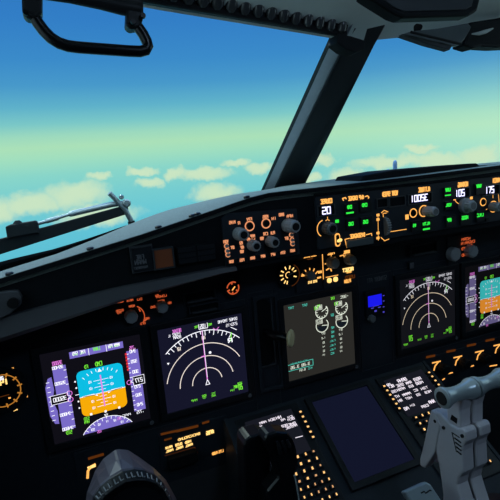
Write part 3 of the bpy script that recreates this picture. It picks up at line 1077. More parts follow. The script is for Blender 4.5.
def nd(t, dx, s, far):
    q = lambda zx, zy: (150 + zx / 5, 310 + zy / 5)
    S = lambda zx, zy: (at(*q(zx, zy))[0] + dx, at(*q(zx, zy))[1])
    T = lambda mb, zx, zy, tx, w, h, m, z=.0010: txt(mb, P, *q(zx, zy), tx, w / 5, h / 5, m, z, dx, .16)
    W_, G_, M_ = 'sym_white' + s, 'sym_green' + s, 'sym_magenta' + s
    C_ = 'sym_cream' + ('_far' if far else '')
    cx, cy = S(288, 362)
    tx_, ty_ = S(280, 100)
    r4 = ty_ - cy
    lw = .0016
    mb = MB().arc(cx, cy, r4, 90 - 44, 90 + 44, lw, .0006, W_, 32)
    for k in range(-9, 9):
        an = R(90 - k * 5.0 + 2)
        if not 46 < math.degrees(an) < 134: continue
        l = .010 if k % 2 else .006
        mb.line([(cx + r4 * math.cos(an), cy + r4 * math.sin(an)), (cx + (r4 - l) * math.cos(an), cy + (r4 - l) * math.sin(an))], .0015, .0006, W_)
    for k, tx in ((-29, '12'), (3, '10')):
        an = R(90 - k); r = r4 - .0145
        mb.text(cx + r * math.cos(an) - .003, cy + r * math.sin(an), tx, .008, .006, .0007, C_, True, .26)
    mb.build('compass_arc', t)
    mb = MB()
    for f, a0, a1 in ((.755, 28, 167), (.515, 10, 178), (.285, 8, 178)):
        mb.arc(cx, cy, r4 * f, a0, a1, lw, .0006, C_, 36)
    mb.build('range_arcs', t)
    mb = MB().line([(cx, cy + .004), (cx, cy + r4)], .0022, .0008, M_)
    mb.line([(cx + .0006, cy + .012), (cx + .0006, cy + r4)], .0009, .0009, W_)
    mb.line([(cx - .007, cy + r4 * .515 + .0005), (cx + .001, cy + r4 * .515 + .001)], .0022, .0009, M_)
    mb.build('track_line', t)
    MB().line([(cx - .0042, cy - .004), (cx + .0042, cy - .004), (cx, cy + .0065), (cx - .0042, cy - .004)], .0014, .0009, W_).build('aircraft_symbol', t)
    mb = MB()
    T(mb, 134, 104, 'BEDAX', 44, 16, M_); T(mb, 133, 121, '1432Z', 44, 13, 'sym_white' + s); T(mb, 136, 136, '85NM', 40, 13, 'sym_white' + s)
    T(mb, 97, 130, '1L', 14, 12, 'sym_white' + s)
    x, y = S(330, 95); mb.line([(x - .006, y + .003), (x, y - .002), (x + .006, y + .003)], .0014, .0008, M_)
    mb.build('waypoint_caption', t)
    mb = MB()
    T(mb, 232, 85, 'TRK', 22, 11, G_); T(mb, 299, 72, 'MAG', 20, 11, G_); T(mb, 265, 80, '105', 32, 18, 'sym_white' + s)
    x, y = S(265, 80); mb.line([(x - .009, y + .005), (x - .009, y - .005), (x + .009, y - .005), (x + .009, y + .005)], .0013, .0009, 'sym_white' + s)
    mb.build('track_readout', t)
    mb = MB()
    T(mb, 388, 51, 'GS462 TAS448', 98, 13, W_); T(mb, 408, 72, '270/15', 58, 13, W_)
    x, y = S(404, 86); x2, y2 = S(432, 98); mb.line([(x, y), (x2, y2)], .0014, .0007, W_)
    mb.build('wind_readout', t)
    x, y = S(400, 128)
    mb = MB().line([(x, y - .011), (x + .003, y + .006)], .002, .0009, G_)
    mb.text(x - .001, y - .010, 'R', .008, .008, .0009, W_, True, .3)
    mb.build('bearing_pointer', t)
    mb = MB()
    x, y = S(90, 268); mb.flat([(x - .002, y + .002), (x + .003, y + .001), (x, y - .003)], .0007, W_)
    mb.cur += 1
    x, y = S(300, 212); mb.cyl(x, y, .0028, .0005, .0009, W_, 10)
    mb.build('map_symbol', t)
    mb = MB()
    T(mb, 222, 452, 'MAP', 32, 10, G_); T(mb, 271, 428, 'RDR', 22, 9, G_); T(mb, 272, 438, 'TST', 20, 9, G_); T(mb, 317, 417, 'TFC', 22, 9, G_); T(mb, 318, 428, 'WXR', 20, 9, G_)
    T(mb, 428, 384, 'ARPT', 20, 14, G_); T(mb, 452, 384, '277', 20, 26, G_); T(mb, 449, 366, 'VOR', 24, 10, G_); T(mb, 412, 401, 'NM', 22, 9, G_)
    if far:
        x, y = -DU + .026 + t['_o'][0], -DU + .017
        mb.text(x + .004, y + .006, '277', .011, .013, .0009, G_, True, .18); mb.text(x - .012, y - .007, 'MAP', .013, .005, .0009, G_, True, .2)
    mb.build('status_caption', t)


t = display('flight_display', 'brightest flight display, far left, with cyan sky over orange ground', -XP, 0, 'pfd_bg')
pfd(t, 0, '', 'pfd_bg')
t = display('navigation_display', 'navigation display with white range arcs right of the bright left flight display', -XN, 0, 'nd_bg')
nd(t, 0, '', False)
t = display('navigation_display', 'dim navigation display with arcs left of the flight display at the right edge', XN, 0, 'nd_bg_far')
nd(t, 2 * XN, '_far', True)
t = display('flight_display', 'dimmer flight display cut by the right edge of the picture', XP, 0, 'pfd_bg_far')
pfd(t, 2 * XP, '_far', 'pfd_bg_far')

# ---- engine display
t = display('engine_display', 'brown grey engine display with small round gauges in the middle of the panel', -.0191, -.0026, 'eicas_screen')
q = lambda zx, zy: (275 + zx / 4.545, 280 + zy / 4.545)
S = lambda zx, zy: at(*q(zx, zy))
T = lambda mb, zx, zy, tx, w, h, m: txt(mb, P, *q(zx, zy), tx, w / 4.545, h / 4.545, m, .0009, 0, .18)
for zx, zy, full in ((212, 143, 1), (302, 125, 1), (214, 206, 0), (303, 187, 0)):
    x, y = S(zx, zy)
    r = .0155
    mb = MB()
    mb.arc(x, y, r, 40, -195, .0019, .0006, 'eicas_white', 26)
    if full:
        for k in range(8):
            a = R(30 - 30 * k)
            mb.line([(x + r * math.cos(a), y + r * math.sin(a)), (x + r * .72 * math.cos(a), y + r * .72 * math.sin(a))], .0014, .0006, 'eicas_white')
    else:
        mb.flat([(x, y)] + [(x + r * .86 * math.cos(R(-12 - 168 * k / 12)), y + r * .86 * math.sin(R(-12 - 168 * k / 12))) for k in range(13)][::-1], .0005, 'sensor_grey')
    mb.line([(x, y), (x + r * math.cos(R(25 if full else -8)), y + r * math.sin(R(25 if full else -8)))], .0016, .0008, 'eicas_white')
    xb_, yb_ = x - .007, y + .0105
    mb.line([(xb_ - .008, yb_ - .005), (xb_ + .008, yb_ - .005), (xb_ + .008, yb_ + .005), (xb_ - .008, yb_ + .005), (xb_ - .008, yb_ - .005)], .0011, .0008, 'eicas_white')
    mb.text(xb_, yb_, '89.2' if full else '612', .013, .0055, .0009, 'eicas_white', True, .2)
    mb.build('round_gauge', t)
mb = MB()
T(mb, 185, 128, 'N1', 20, 14, 'sym_green'); T(mb, 276, 108, 'N1', 20, 14, 'sym_green'); T(mb, 198, 118, '95', 14, 10, 'sym_green'); T(mb, 262, 83, 'CRZ', 17, 10, 'sym_green')
mb.build('green_caption', t)
mb = MB()
T(mb, 73, 127, 'TAT', 28, 10, 'eicas_teal'); T(mb, 135, 114, 'SAT', 24, 10, 'eicas_teal'); T(mb, 260, 159, 'EGT', 14, 10, 'eicas_teal')
for zy in (216, 236, 256): T(mb, 262, zy, 'N2', 14, 9, 'eicas_teal')
for zy in (276, 296, 315): T(mb, 262, zy, 'FUEL', 28, 7, 'eicas_teal')
T(mb, 261, 333, 'KG', 16, 9, 'eicas_teal')
mb.build('teal_caption', t)
mb = MB()
T(mb, 315, 75, '-32C', 38, 11, 'eicas_white')
for k, zy in enumerate((243, 263, 284, 303, 322, 340)):
    T(mb, 220 + k * .6, zy, ('97', '1.2', '8', '4', '6', '14')[k], (18, 18, 7, 7, 7, 12)[k], 8, 'eicas_white')
    T(mb, 299 + k * .5, zy - 17, ('97', '1.2', '8', '4', '6', '14')[k], (18, 18, 7, 7, 7, 12)[k], 8, 'eicas_white')
mb.build('engine_number', t)
mb = MB()
a = [S(*p) for p in ((54, 388), (172, 360), (172, 387), (57, 415))]
x0, x1 = (a[0][0] + a[3][0]) / 2, (a[1][0] + a[2][0]) / 2
y1 = (a[0][1] + a[1][1]) / 2; y0 = (a[2][1] + a[3][1]) / 2
mb.line([(x0, y0), (x1, y0), (x1, y1), (x0, y1), (x0, y0)], .0013, .0008, 'eicas_teal')
mb.text((x0 + x1) / 2, (y0 + y1) / 2 - .0005, '3.28 3.26', (x1 - x0) * .76, .0058, .0009, 'eicas_white', True, .2)
T(mb, 110, 372, 'LEFT CTR RIGHT', 80, 4, 'eicas_teal'); T(mb, 125, 408, '6.54', 28, 9, 'eicas_white'); T(mb, 160, 400, 'KG', 20, 8, 'eicas_teal')
mb.build('fuel_box', t)

# ================================================================ SMALL GAUGES AND SELECTORS ON THE PANEL
Z0 = -.006


def gauge(name, label, px, py, r, m, marks, extra=None, rim=True):
    x, y = at(px, py, P, 0)
    t = thing(name, label, 'gauge', P, (x, y, 0))
    MB().ring(x, y, r, r * 1.2, Z0 - .002, .004, 'bezel_black', n=32).build('rim', t)
    MB().cyl(x, y, r * 1.01, Z0 - .002, -.001, 'recess_black', 28).build('dial', t)
    mb = MB()
    marks(mb, x, y)
    mb.build('scale', t)
    return t, x, y


def m_flap(mb, x, y):
    for a in (75, 110, 145, 175, 205, 235, 255, 340, 20, 45):
        l = .0058
        mb.line([(x + .0195 * math.cos(R(a)), y + .0195 * math.sin(R(a))), (x + (.0195 - l) * math.cos(R(a)), y + (.0195 - l) * math.sin(R(a)))], .0026, .0003, 'legend_bright')
    mb.arc(x, y, .0065, 60, 250, .0015, .0003, 'legend_bright', 12)


t, x, y = gauge('flap_gauge', 'round gauge with yellow ticks above the top left corner of the engine display', 288.4, 275, .0225, '', m_flap)
MB().line([(x, y), (x + .013, y + .004)], .003, .001, 'knob_grey').build('needle', t)
mb = MB().arc(x, y, .0245, -80, 60, .0014, .0042, 'legend_dim', 18); mb.build('rim_glow', t)


def m_red(mb, x, y):
    mb.arc(x, y, .0125, -150, 20, .0026, .0003, 'legend_red', 18)
    mb.arc(x, y, .0125, 60, 170, .0026, .0003, 'legend_red', 14)
    mb.line([(x - .002, y - .004), (x + .004, y + .002)], .0028, .0004, 'legend_amber')
    for a in (200, 260, 320, 100):
        mb.line([(x + .0085 * math.cos(R(a)), y + .0085 * math.sin(R(a))), (x + .013 * math.cos(R(a)), y + .013 * math.sin(R(a)))], .003, .0003, 'legend_red')


gauge('brake_pressure_gauge', 'small round gauge glowing red orange under the left end of the fat knob panel', 233, 288, .016, '', m_red)

# autobrake and display selectors
x, y = at(311, 277, P, 0)
t = thing('selector_panel', 'dark selector with fan of amber ticks right of the yellow round gauge', 'selector', P, (x, y, 0))
MB().box(x - .037, x + .026, y - .030, y + .040, Z0 - .001, -.001, 'panel_black').build('plate', t, bevel=.001)
mb = MB()
for a in (35, 62, 90, 118, 145):
    mb.line([(x - .002 + .012 * math.cos(R(a)), y - .004 + .012 * math.sin(R(a))), (x - .002 + .024 * math.cos(R(a)), y - .004 + .024 * math.sin(R(a)))], .0026, .0003, 'legend_amber')
pln(mb, P, [(301.5, 276), (306, 275.4)], .0030, 'legend_amber'); pln(mb, P, [(317.6, 278), (320.6, 277.2)], .004, 'legend_amber')
txt(mb, P, 312.6, 281.8, 'RTO DIS', 9, 2.2, 'legend_bright', .0004, wt=.26); txt(mb, P, 310, 255.6, 'AUTO BRAKE', 12.5, 2.6, 'legend_amber', .0004, wt=.3)
blk(mb, P, 310, 259, 6, 1, 'legend_dim'); blk(mb, P, 320, 272, 4, 2.6, 'legend_amber')
mb.build('scale', t)
knob(t, P, 312, 276, .0105, .014, 'knob_dark', 'knob_dark', 0)
x, y = at(341, 266, P, 0)
t = thing('selector_panel', 'amber lettered panel with two grey selector knobs above the engine display', 'selector', P, (x, y, 0))
MB().box(x - .047, x + .044, y - .047, y + .038, Z0 - .001, -.001, 'panel_black').build('plate', t, bevel=.001)
mb = MB()
pln(mb, P, [(322.4, 253.6), (323.4, 279)], .0022, 'legend_amber')
txt(mb, P, 331, 252.8, 'FUEL', 7, 3, 'legend_amber', .0004, wt=.34); pln(mb, P, [(331, 254), (331.6, 258)], .002, 'legend_amber'); pln(mb, P, [(328, 258.6), (335, 257.4)], .0022, 'legend_amber')
pln(mb, P, [(325, 264), (328, 263), (329, 260.4)], .0024, 'legend_amber'); pln(mb, P, [(326.4, 270), (329, 268.4)], .003, 'legend_amber'); pln(mb, P, [(330.4, 268), (331.4, 271)], .003, 'legend_amber')
txt(mb, P, 346.6, 251.4, 'RATE', 6, 3.4, 'legend_amber', .0004, wt=.36)
pln(mb, P, [(340, 256), (343.6, 255), (345, 259.6), (347.4, 261)], .0024, 'legend_amber'); blk(mb, P, 347.6, 255.4, 5.6, 2.4, 'legend_amber')
txt(mb, P, 348, 269.6, 'RESET', 11, 3, 'legend_bright', .0004, wt=.36); blk(mb, P, 349, 272.2, 5, 1.6, 'legend_amber'); txt(mb, P, 350, 277, 'USED', 10, 3, 'legend_dim', .0004, wt=.3); txt(mb, P, 347.6, 281, 'FLOW', 6.4, 2.8, 'legend_amber', .0004, wt=.36)
pln(mb, P, [(326, 277.4), (338, 275)], .0018, 'legend_amber')
mb.build('scale', t)
for px, py in ((329.4, 280.4), (335.6, 279.2)):
    x, y = at(px, py, P)
    MB().rrect(x - .0055, x + .0055, y - .0056, y + .0056, .0045, -.001, .001, 'legend_bright').build('round_light', t)
knob(t, P, 336, 263.6, .0115, .020, 'knob_grey', 'knob_grey', 10, skirt=.0135)
knob(t, P, 353.4, 260.4, .0105, .020, 'knob_grey', 'knob_grey', 10, skirt=.0125)

# left selector with two knobs
x, y = at(147, 312, P, 0)
t = thing('selector_panel', 'left selector panel with two dark knobs and red lettering under the glareshield lip', 'selector', P, (x, y, 0))
MB().box(x - .085, x + .075, y - .030, y + .045, Z0 - .001, -.002, 'panel_black').build('plate', t, bevel=.001)
Q = lambda zx, zy: (100 + zx / 3.333, 220 + zy / 3.333)
mb = MB()
for zx, zy, s, w in ((68, 272, 'NORM', 22), (100, 268, 'MAIN', 22), (132, 264, 'DU', 18), (66, 302, 'OUTBD', 26), (106, 287, 'NORM', 20), (64, 309, 'PFD', 14), (158, 328, 'INBD', 16), (143, 345, 'MFD', 18),
                      (205, 254, 'LOWER', 36), (190, 252, 'DU', 12), (176, 290, 'ENG', 16), (204, 270, 'NORM', 22), (232, 276, 'ND', 12), (195, 234, 'SYS', 12)):
    txt(mb, P, *Q(zx, zy), s, w / 3.333, 2.0, 'legend_red', .0003, wt=.24)
x, y = at(*Q(108, 325), P)
mb.arc(x, y, .0225, -35, 60, .0016, .0003, 'legend_red', 12)
pln(mb, P, [Q(130, 296), Q(134, 304)], .0022, 'legend_red'); pln(mb, P, [Q(148, 336), Q(156, 330)], .003, 'legend_red')
mb.build('scale', t)
knob(t, P, *Q(106, 326), .0115, .016, 'knob_grey', 'knob_grey', 8)
knob(t, P, *Q(210, 294), .0105, .020, 'knob_grey', 'knob_grey', 8)
# right selector
x, y = at(463, 250, P, 0)
t = thing('selector_panel', 'right selector panel with two blue grey knobs and red lettering between them', 'selector', P, (x, y, 0))
MB().box(x - .048, x + .05, y - .035, y + .040, Z0 - .001, -.002, 'panel_black').build('plate', t, bevel=.001)
mb = MB()
for px, py, s, w in ((466, 239, 'NORM', 9), (465, 243, 'MAIN', 8), (470, 245.6, 'DU', 5), (464, 248.6, 'PFD', 5), (467, 251.4, 'INBD', 5), (463.6, 255, 'ND', 4), (472, 241.6, 'ENG', 6)):
    txt(mb, P, px, py, s, w, 2.4, 'legend_red', .0003, wt=.26)
mb.build('scale', t)
knob(t, P, 456.6, 254.6, .0165, .018, 'knob_grey', 'knob_grey', 8)
knob(t, P, 474.4, 251.6, .0155, .018, 'knob_grey', 'knob_grey', 8)


def slot(name, label, q, deep=True, rows=1):
    x0, x1, y0, y1 = px_rect(P, q, 0)
    t = thing(name, label, 'annunciator', P, ((x0 + x1) / 2, (y0 + y1) / 2, 0))
    MB().frame(x0, x1, y0, y1, .003, Z0 - .001, .003, 'panel_black').build('frame', t, bevel=.0008)
    MB().box(x0, x1, y0, y1, Z0 - .001, -.002, 'recess_black').build('dark_window', t)
    MB().box(x0 + .004, x1 - .004, y0 - .002, y0 + (y1 - y0) * .12, Z0, .006, 'panel_grey').build('ledge', t, bevel=.0006)


slot('unlit_annunciator', 'dark unlit caption window above the left navigation display', ((185, 295), (214, 289), (214, 297), (185, 303)))
slot('unlit_annunciator', 'second dark caption window just above the left navigation display', ((190, 307), (218, 302), (218, 308), (190, 313)))
slot('unlit_annunciator', 'dark unlit caption window above the right navigation display', ((411, 247), (436, 242.6), (436, 251), (411, 255.6)))
x, y = at(411.4, 265.4, P, 0)
t = thing('square_button', 'small brownish square button above the left corner of the right navigation display', 'button', P, (x, y, 0))
MB().frame(x - .006, x + .006, y - .007, y + .007, .002, Z0, .002, 'bezel_black').build('surround', t)
MB().box(x - .006, x + .006, y - .007, y + .007, Z0, .003, 'sensor_grey').build('cap', t, bevel=.001)
# standby display
x, y = at(375.6, 304, P, 0)
t = thing('standby_display', 'small standby display with a plain bright blue screen right of the engine display', 'display', P, (x, y, 0))
x0, x1, y0, y1 = px_rect(P, ((365, 291.6), (385.6, 287.6), (386.4, 314.4), (366, 318.6)))
MB().rrect(x0, x1, y0, y1, .003, Z0, .002, 'bezel_black').build('case', t, bevel=.001)
x0, x1, y0, y1 = px_rect(P, ((368, 296.4), (381.6, 293.8), (382, 304.6), (368.4, 307.4)), .0025)
MB().box(x0, x1, y0, y1, .001, .0025, 'blue_screen').build('screen', t)
mb = MB()
for zx, zy, w, h in ((262, 391, 14, 5), (278, 405, 12, 9), (297, 386, 14, 5), (318, 328, 8, 5), (318, 355, 8, 5), (318, 384, 8, 5), (318, 410, 8, 8), (280, 380, 30, 2)):
    blk(mb, P, 320 + zx / 5, 230 + zy / 5, w / 5, h / 5, 'violet_mark', .0026)
mb.build('soft_key_mark', t)
knob(t, P, 373.4, 319.4, .0085, .012, 'knob_dark', 'knob_dark', 10)
mb = MB(); txt(mb, P, 377, 279, 'STANDBY ATT', 20, 4, 'pale_print', -.0054, wt=.12)
x, y = at(377, 279, P)
solo('placard', mb, 'faint grey placard line above the blue standby display', 'placard', P, (x, y, Z0))

# gear lever
x0, x1, y0, y1 = px_rect(P, ((254, 297), (281, 291), (283, 388), (258, 396)))
t = thing('gear_lever', 'landing gear lever with an olive wheel shaped knob in a dark slot', 'lever', P, ((x0 + x1) / 2, 0, 0))
MB().frame(x0 + .01, x1 - .01, y0 + .01, y1 - .01, .009, Z0, .001, 'panel_black').build('slot_frame', t, bevel=.002)
sx0, sx1, sy0, sy1 = px_rect(P, ((257, 301), (272, 298), (274, 364), (260, 368)))
MB().rrect(sx0, sx1, sy0, sy1, (sx1 - sx0) * .49, Z0, -.003, 'recess_black').build('slot', t)
MB().frame(sx0, sx1, sy0, sy1, .003, Z0, -.001, 'panel_grey').build('slot_edge', t, bevel=.001)
xs, ys = at(266, 332, P)
W = .055
tip = Vector((*at(289, 339, P, W), W))
MB().tube([Vector((xs, ys, -.004)), Vector((xs, ys, .015)).lerp(tip, .25), Vector((xs, ys, -.004)).lerp(tip, .75), tip], [.008, .010, .0105, .007], 'gloss_black', 12).build('arm', t)
MB().lathe(tip + Vector((0.001, 0, -.006)), (1, .0, 1.0), [(0, .008), (.002, .0165), (.0055, .0188), (.009, .0165), (.011, .007)], 'olive_knob', 24).build('wheel_knob', t)

# clock cut by the left edge
x, y = at(2, 391, P, 0)
t = thing('clock', 'round clock with an amber lit tick ring cut by the left edge', 'clock', P, (x, y, 0))
rc = .0315
MB().ring(x, y, rc + .002, rc + .010, Z0 - .002, .003, 'bezel_black', n=36).build('rim', t)
MB().cyl(x, y, rc + .002, Z0 - .002, -.001, 'recess_black', 36).build('dial', t)
mb = MB()
for k in range(12):
    a = R(30 * k + 8)
    mb.line([(x + rc * .8 * math.cos(a), y + rc * .8 * math.sin(a)), (x + rc * 1.0 * math.cos(a), y + rc * 1.0 * math.sin(a))], .0026, .0002, 'legend_clock')
mb.arc(x, y, rc * .92, 0, 360, .0018, .0001, 'legend_clock', 40)
mb.build('tick_ring', t)
mb = MB()
txt(mb, P, 4, 382, '14', 9, 5, 'legend_bright', .0004, wt=.3); txt(mb, P, 1, 378.4, '20', 5, 3, 'sym_white', .0005, wt=.3)
pln(mb, P, [(0, 397), (9, 394.6)], .0015, 'legend_dim'); blk(mb, P, 9.6, 398, 2.4, 1.6, 'legend_amber')
mb.build('time_digits', t)
mb = MB()
txt(mb, P, 11, 369.6, 'CHR', 5.6, 2.6, 'legend_amber', -.004, wt=.36); txt(mb, P, 14, 409.4, 'RST', 6.6, 2.6, 'legend_bright', -.004, wt=.36); blk(mb, P, 26, 396.2, 3.4, 2.6, 'legend_amber', -.004)
mb.build('button_caption', t)

# ---------------------------------------------------------------- lower row of panel lettering
Q = lambda zx, zy: (150 + zx / 4.167, 380 + zy / 4.167)
x, y = at(188, 440, P, 0)
t = thing('lighting_panel', 'low dark panel with amber captions under the left navigation display', 'control panel', P, (x, y, 0))
x0, x1, y0, y1 = px_rect(P, ((156, 434), (226, 418), (232, 452), (164, 468)))
MB().box(x0, x1, y0, y1, Z0 - .001, -.003, 'panel_black').build('plate', t, bevel=.001)
mb = MB()
pln(mb, P, [Q(48, 226), Q(110, 212)], .0050, 'legend_dim'); pln(mb, P, [Q(112, 213), Q(198, 192)], .0058, 'legend_dim'); pln(mb, P, [Q(220, 180), Q(244, 173)], .0050, 'legend_dim'); pln(mb, P, [Q(62, 250), Q(88, 243)], .004, 'legend_dim')
mb.build('glowing_edge', t)
mb = MB()
txt(mb, P, *Q(163, 236), 'BACKGROUND', 23, 2.2, 'legend_bright', -.002, wt=.24); txt(mb, P, *Q(250, 218), 'AFDS', 7.6, 3.2, 'legend_bright', -.002, wt=.34)
for zx, zy, s in ((79, 287, 'MAIN'), (120, 275, 'OUTB'), (160, 264, 'INBD')):
    txt(mb, P, zx / 4.167 + 150, 380 + zy / 4.167 - 1.6, s, 7, 2.2, 'legend_bright', -.002, wt=.3); txt(mb, P, zx / 4.167 + 150.6, 380 + zy / 4.167 + 1.8, 'PANEL', 7.6, 2.0, 'legend_bright', -.002, wt=.3)
txt(mb, P, *Q(270, 305), 'FLOOD', 5.4, 2.4, 'legend_amber', -.002, wt=.3); txt(mb, P, *Q(296, 297), 'LTS', 5, 2.4, 'legend_amber', -.002, wt=.3)
mb.build('caption', t)
mb = MB(); pln(mb, P, [Q(62, 316), Q(186, 280), Q(198, 304)], .0011, 'legend_dim', -.001); 
mb.build('bezel_line', t)
x0, x1, y0, y1 = px_rect(P, (Q(66, 322), Q(188, 288), Q(200, 330), Q(80, 362)))
MB().box(x0, x1, y0, y1, -.003, .012, 'recess_black').build('knob_block', t, bevel=.002)
x, y = at(92, 462, P, 0)
t = thing('lighting_panel', 'panel corner with an amber hook mark half hidden behind the yoke hub', 'control panel', P, (x, y, 0))
MB().box(x - .03, x + .03, y - .025, y + .025, Z0 - .001, -.003, 'panel_black').build('plate', t, bevel=.001)
mb = MB()
pln(mb, P, [(87.6, 478), (88, 471), (91, 466.6), (95, 464.4)], .0045, 'legend_amber', -.002); pln(mb, P, [(88.6, 468), (94.6, 465.6)], .006, 'legend_bright', -.002)
pln(mb, P, [(89, 458.6), (103, 454.4)], .0055, 'legend_dim', -.002)
mb.build('scale', t)
# right lower row of selectors
x, y = at(450, 364, P, 0)
t = thing('light_control_panel', 'row of dark dimmer knobs with amber hooks under the right hand displays', 'control panel', P, (x, y, 0))
x0, x1, y0, y1 = px_rect(P, ((424, 355), (520, 336), (520, 366), (428, 388)))
MB().box(x0, x1, y0, y1, Z0 - .001, -.003, 'panel_black').build('plate', t, bevel=.001)
mb = MB()
for px, py in ((436.6, 362.2), (458, 357), (479.6, 351.6), (498, 345)):
    pln(mb, P, [(px - 4.2, py + .8), (px + 3.8, py - 1)], .0036, 'legend_amber', -.002)
    pln(mb, P, [(px - 2.6, py + 8), (px - 1.6, py + 4), (px + 1.6, py)], .0044, 'legend_amber', -.002)
for px, py, w in ((450, 373, 5), (471.6, 366, 4), (493.4, 365.4, 7), (443.6, 379, 2)):
    pln(mb, P, [(px - w / 2, py + .8), (px + w / 2, py - .4)], .0034, 'legend_amber', -.002)
mb.build('hook_mark', t)
mb = MB()
for px, py in ((430.6, 356.4), (451, 351), (471.4, 345), (490, 340)):
    pln(mb, P, [(px - 4, py + .8), (px + 4, py - .8)], .0062, 'legend_dim', -.002)
mb.build('dim_caption', t)
for px, py in ((447.5, 370.5), (468.5, 365), (489, 360), (507, 354)):
    knob(t, P, px, py, .0125, .020, 'knob_cap', 'knob_cap', 10)

# ================================================================ AISLE STAND
t = thing('aisle_stand', 'black sloping stand that holds the dark blue display and the two keyboards', 'console', A, (0, -.12, 0))
MB().box(-.262, .262, -.30, .022, -.03, -.006, 'panel_black').build('sloping_top', t, bevel=.002)
for s in (-1, 1):
    MB().box(s * .262 - .004, s * .262 + .004, -.30, .022, -.50, -.004, 'panel_black').build('side_panel', t)
t = display('lower_display', 'blank dark blue display lying on the sloping stand between the two keyboards', .0025, -.090, 'lower_screen', .0895, .0725, False, None, A)


def cdu(label, cx, x0, x1, lines, keyrows, side):
    t = thing('control_display_unit', label, 'keyboard unit', A, (cx, -.12, 0))
    MB().box(cx - .073, cx + .073, -.258, .012, -.006, -.002, 'bezel_black').build('case', t, bevel=.002)
    MB().box(x0, x1, -.095, .0, -.003, 0, 'cdu_screen').build('screen', t)
    mb = MB()
    for px, py, w, h in lines:
        n = max(1, int(w / 2.3))
        s = ''.join(random.choice('EHRBSAMTN835') for _ in range(n))
        txt(mb, A, px, py, s, w, h * .85, 'cdu_white', .0006, wt=.24)
    mb.build('page_text', t)
    for e in (-1, 1):
        for k in range(6):
            xx, yy = cx + e * (.0665 if side else .0685), -.0145 - .0118 * k
            b = MB().box(xx - .0045, xx + .0045, yy - .0042, yy + .0042, -.002, .003, 'bezel_black').build('line_key', t, bevel=.0008)
            MB().box(xx - .0024, xx + .0024, yy - .0018, yy + .0018, .003, .0036, 'key_light').build('key_mark', t, parent=b)
    for xx, yy, big in keyrows:
        r = .0055 if big else .005
        b = MB().box(xx - r, xx + r, yy - r * .85, yy + r * .85, -.002, .004, 'bezel_black').build('key', t, bevel=.001)
        w = random.choice((.0017, .0021, .0025)) if big else .0015
        hh = random.choice((.0016, .0020, .0026)) if big else .0021
        MB().prism([(xx - w, yy - hh), (xx + w * .8, yy - hh), (xx + w, yy + hh), (xx - w * .6, yy + hh)], .004, .0046, random.choice(('key_light', 'key_light', 'key_light_dim'))).build('key_mark', t, parent=b)
    return t


kl = []
for r in range(4):
    for c in range(6):
        kl.append((-.1195 - .0178 * c, -.101 - .0145 * r, True))
for r in range(6):
    for c in range(8):
        kl.append((-.116 - .0152 * c, -.1585 - .0145 * r, False))
tl = cdu('keyboard unit left of the blue display with white page text half behind the yoke grip', -.174, -.228, -.121,
         [(263, 422.4, 8, 2.6), (272, 419.6, 8, 2.8), (278.6, 417.4, 6, 3.2), (283, 419.6, 5, 2.4), (290, 416.8, 6, 2.2), (291, 419, 8, 2.6), (256.6, 427.8, 13, 2.4), (258.4, 430.6, 17, 3.2),
          (276.4, 428.4, 3.4, 1.4), (284.6, 425.6, 7, 2.6), (292, 424, 9, 3), (288, 427.6, 6, 2.6), (294, 425.6, 7, 2.6)], kl, 0)
mb = MB(); pln(mb, A, [(295.6, 437.8), (302.6, 436)], .0016, 'cdu_white', .0006); mb.build('scratchpad_line', tl)
mb = MB(); x0, x1, y0, y1 = px_rect(A, ((296, 440.5), (305, 438.5), (309, 448), (299, 450.5)))
kr = []
for r in range(4):
    for c in range(6):
        kr.append((.137 + .0178 * c, -.104 - .0145 * r, True))
for r in range(6):
    for c in range(7):
        kr.append((.130 + .0165 * c, -.162 - .0145 * r, False))
cdu('keyboard unit right of the blue display with rows of white page text', .181, .124, .236,
    [(402, 380, 11, 3.6), (417.4, 379, 9, 3.4), (391, 386.2, 7, 3.2), (388.6, 384.6, 5, 2.4), (400, 385, 9, 3), (408.6, 382.6, 7, 3), (419.4, 382.8, 9, 3), (401, 389, 10, 2.8), (411, 386.2, 6, 2.6), (394, 391.4, 6, 2.8), (415.6, 390.2, 4.5, 2.6),
     (424.4, 388, 9, 2.6), (406.6, 394, 10, 3), (397, 396.4, 5.6, 3), (418.4, 394.6, 4.4, 2.6), (428, 391.8, 8, 2.6), (408.6, 398, 8, 2.6), (400.2, 400.6, 5, 3), (406.4, 408.4, 5.6, 3.6), (412.4, 405.2, 5.6, 2.2), (425, 406, 9, 2.8), (431.6, 401.6, 7, 4)], kr, 1)

# ---------------------------------------------------------------- centre console and thrust levers
t = thing('centre_console', 'dark centre console housing under the thrust levers', 'console', P, (0, -.3, .5))
prof = [(-.30, .305), (-.235, .315), (-.205, .36), (-.200, .42), (-.21, .50), (-.25, .62), (-.30, .72), (-1.04, .72), (-1.04, .305)]
MB().loft([[Vector((-.13, y, z)) for y, z in prof], [Vector((.13, y, z)) for y, z in prof]], 'panel_black', smooth=False).build('housing', t, bevel=.004)
MB().box(-.25, .25, -1.04, -.31, .29, 1.1, 'panel_black').build('pedestal', t, bevel=.004)


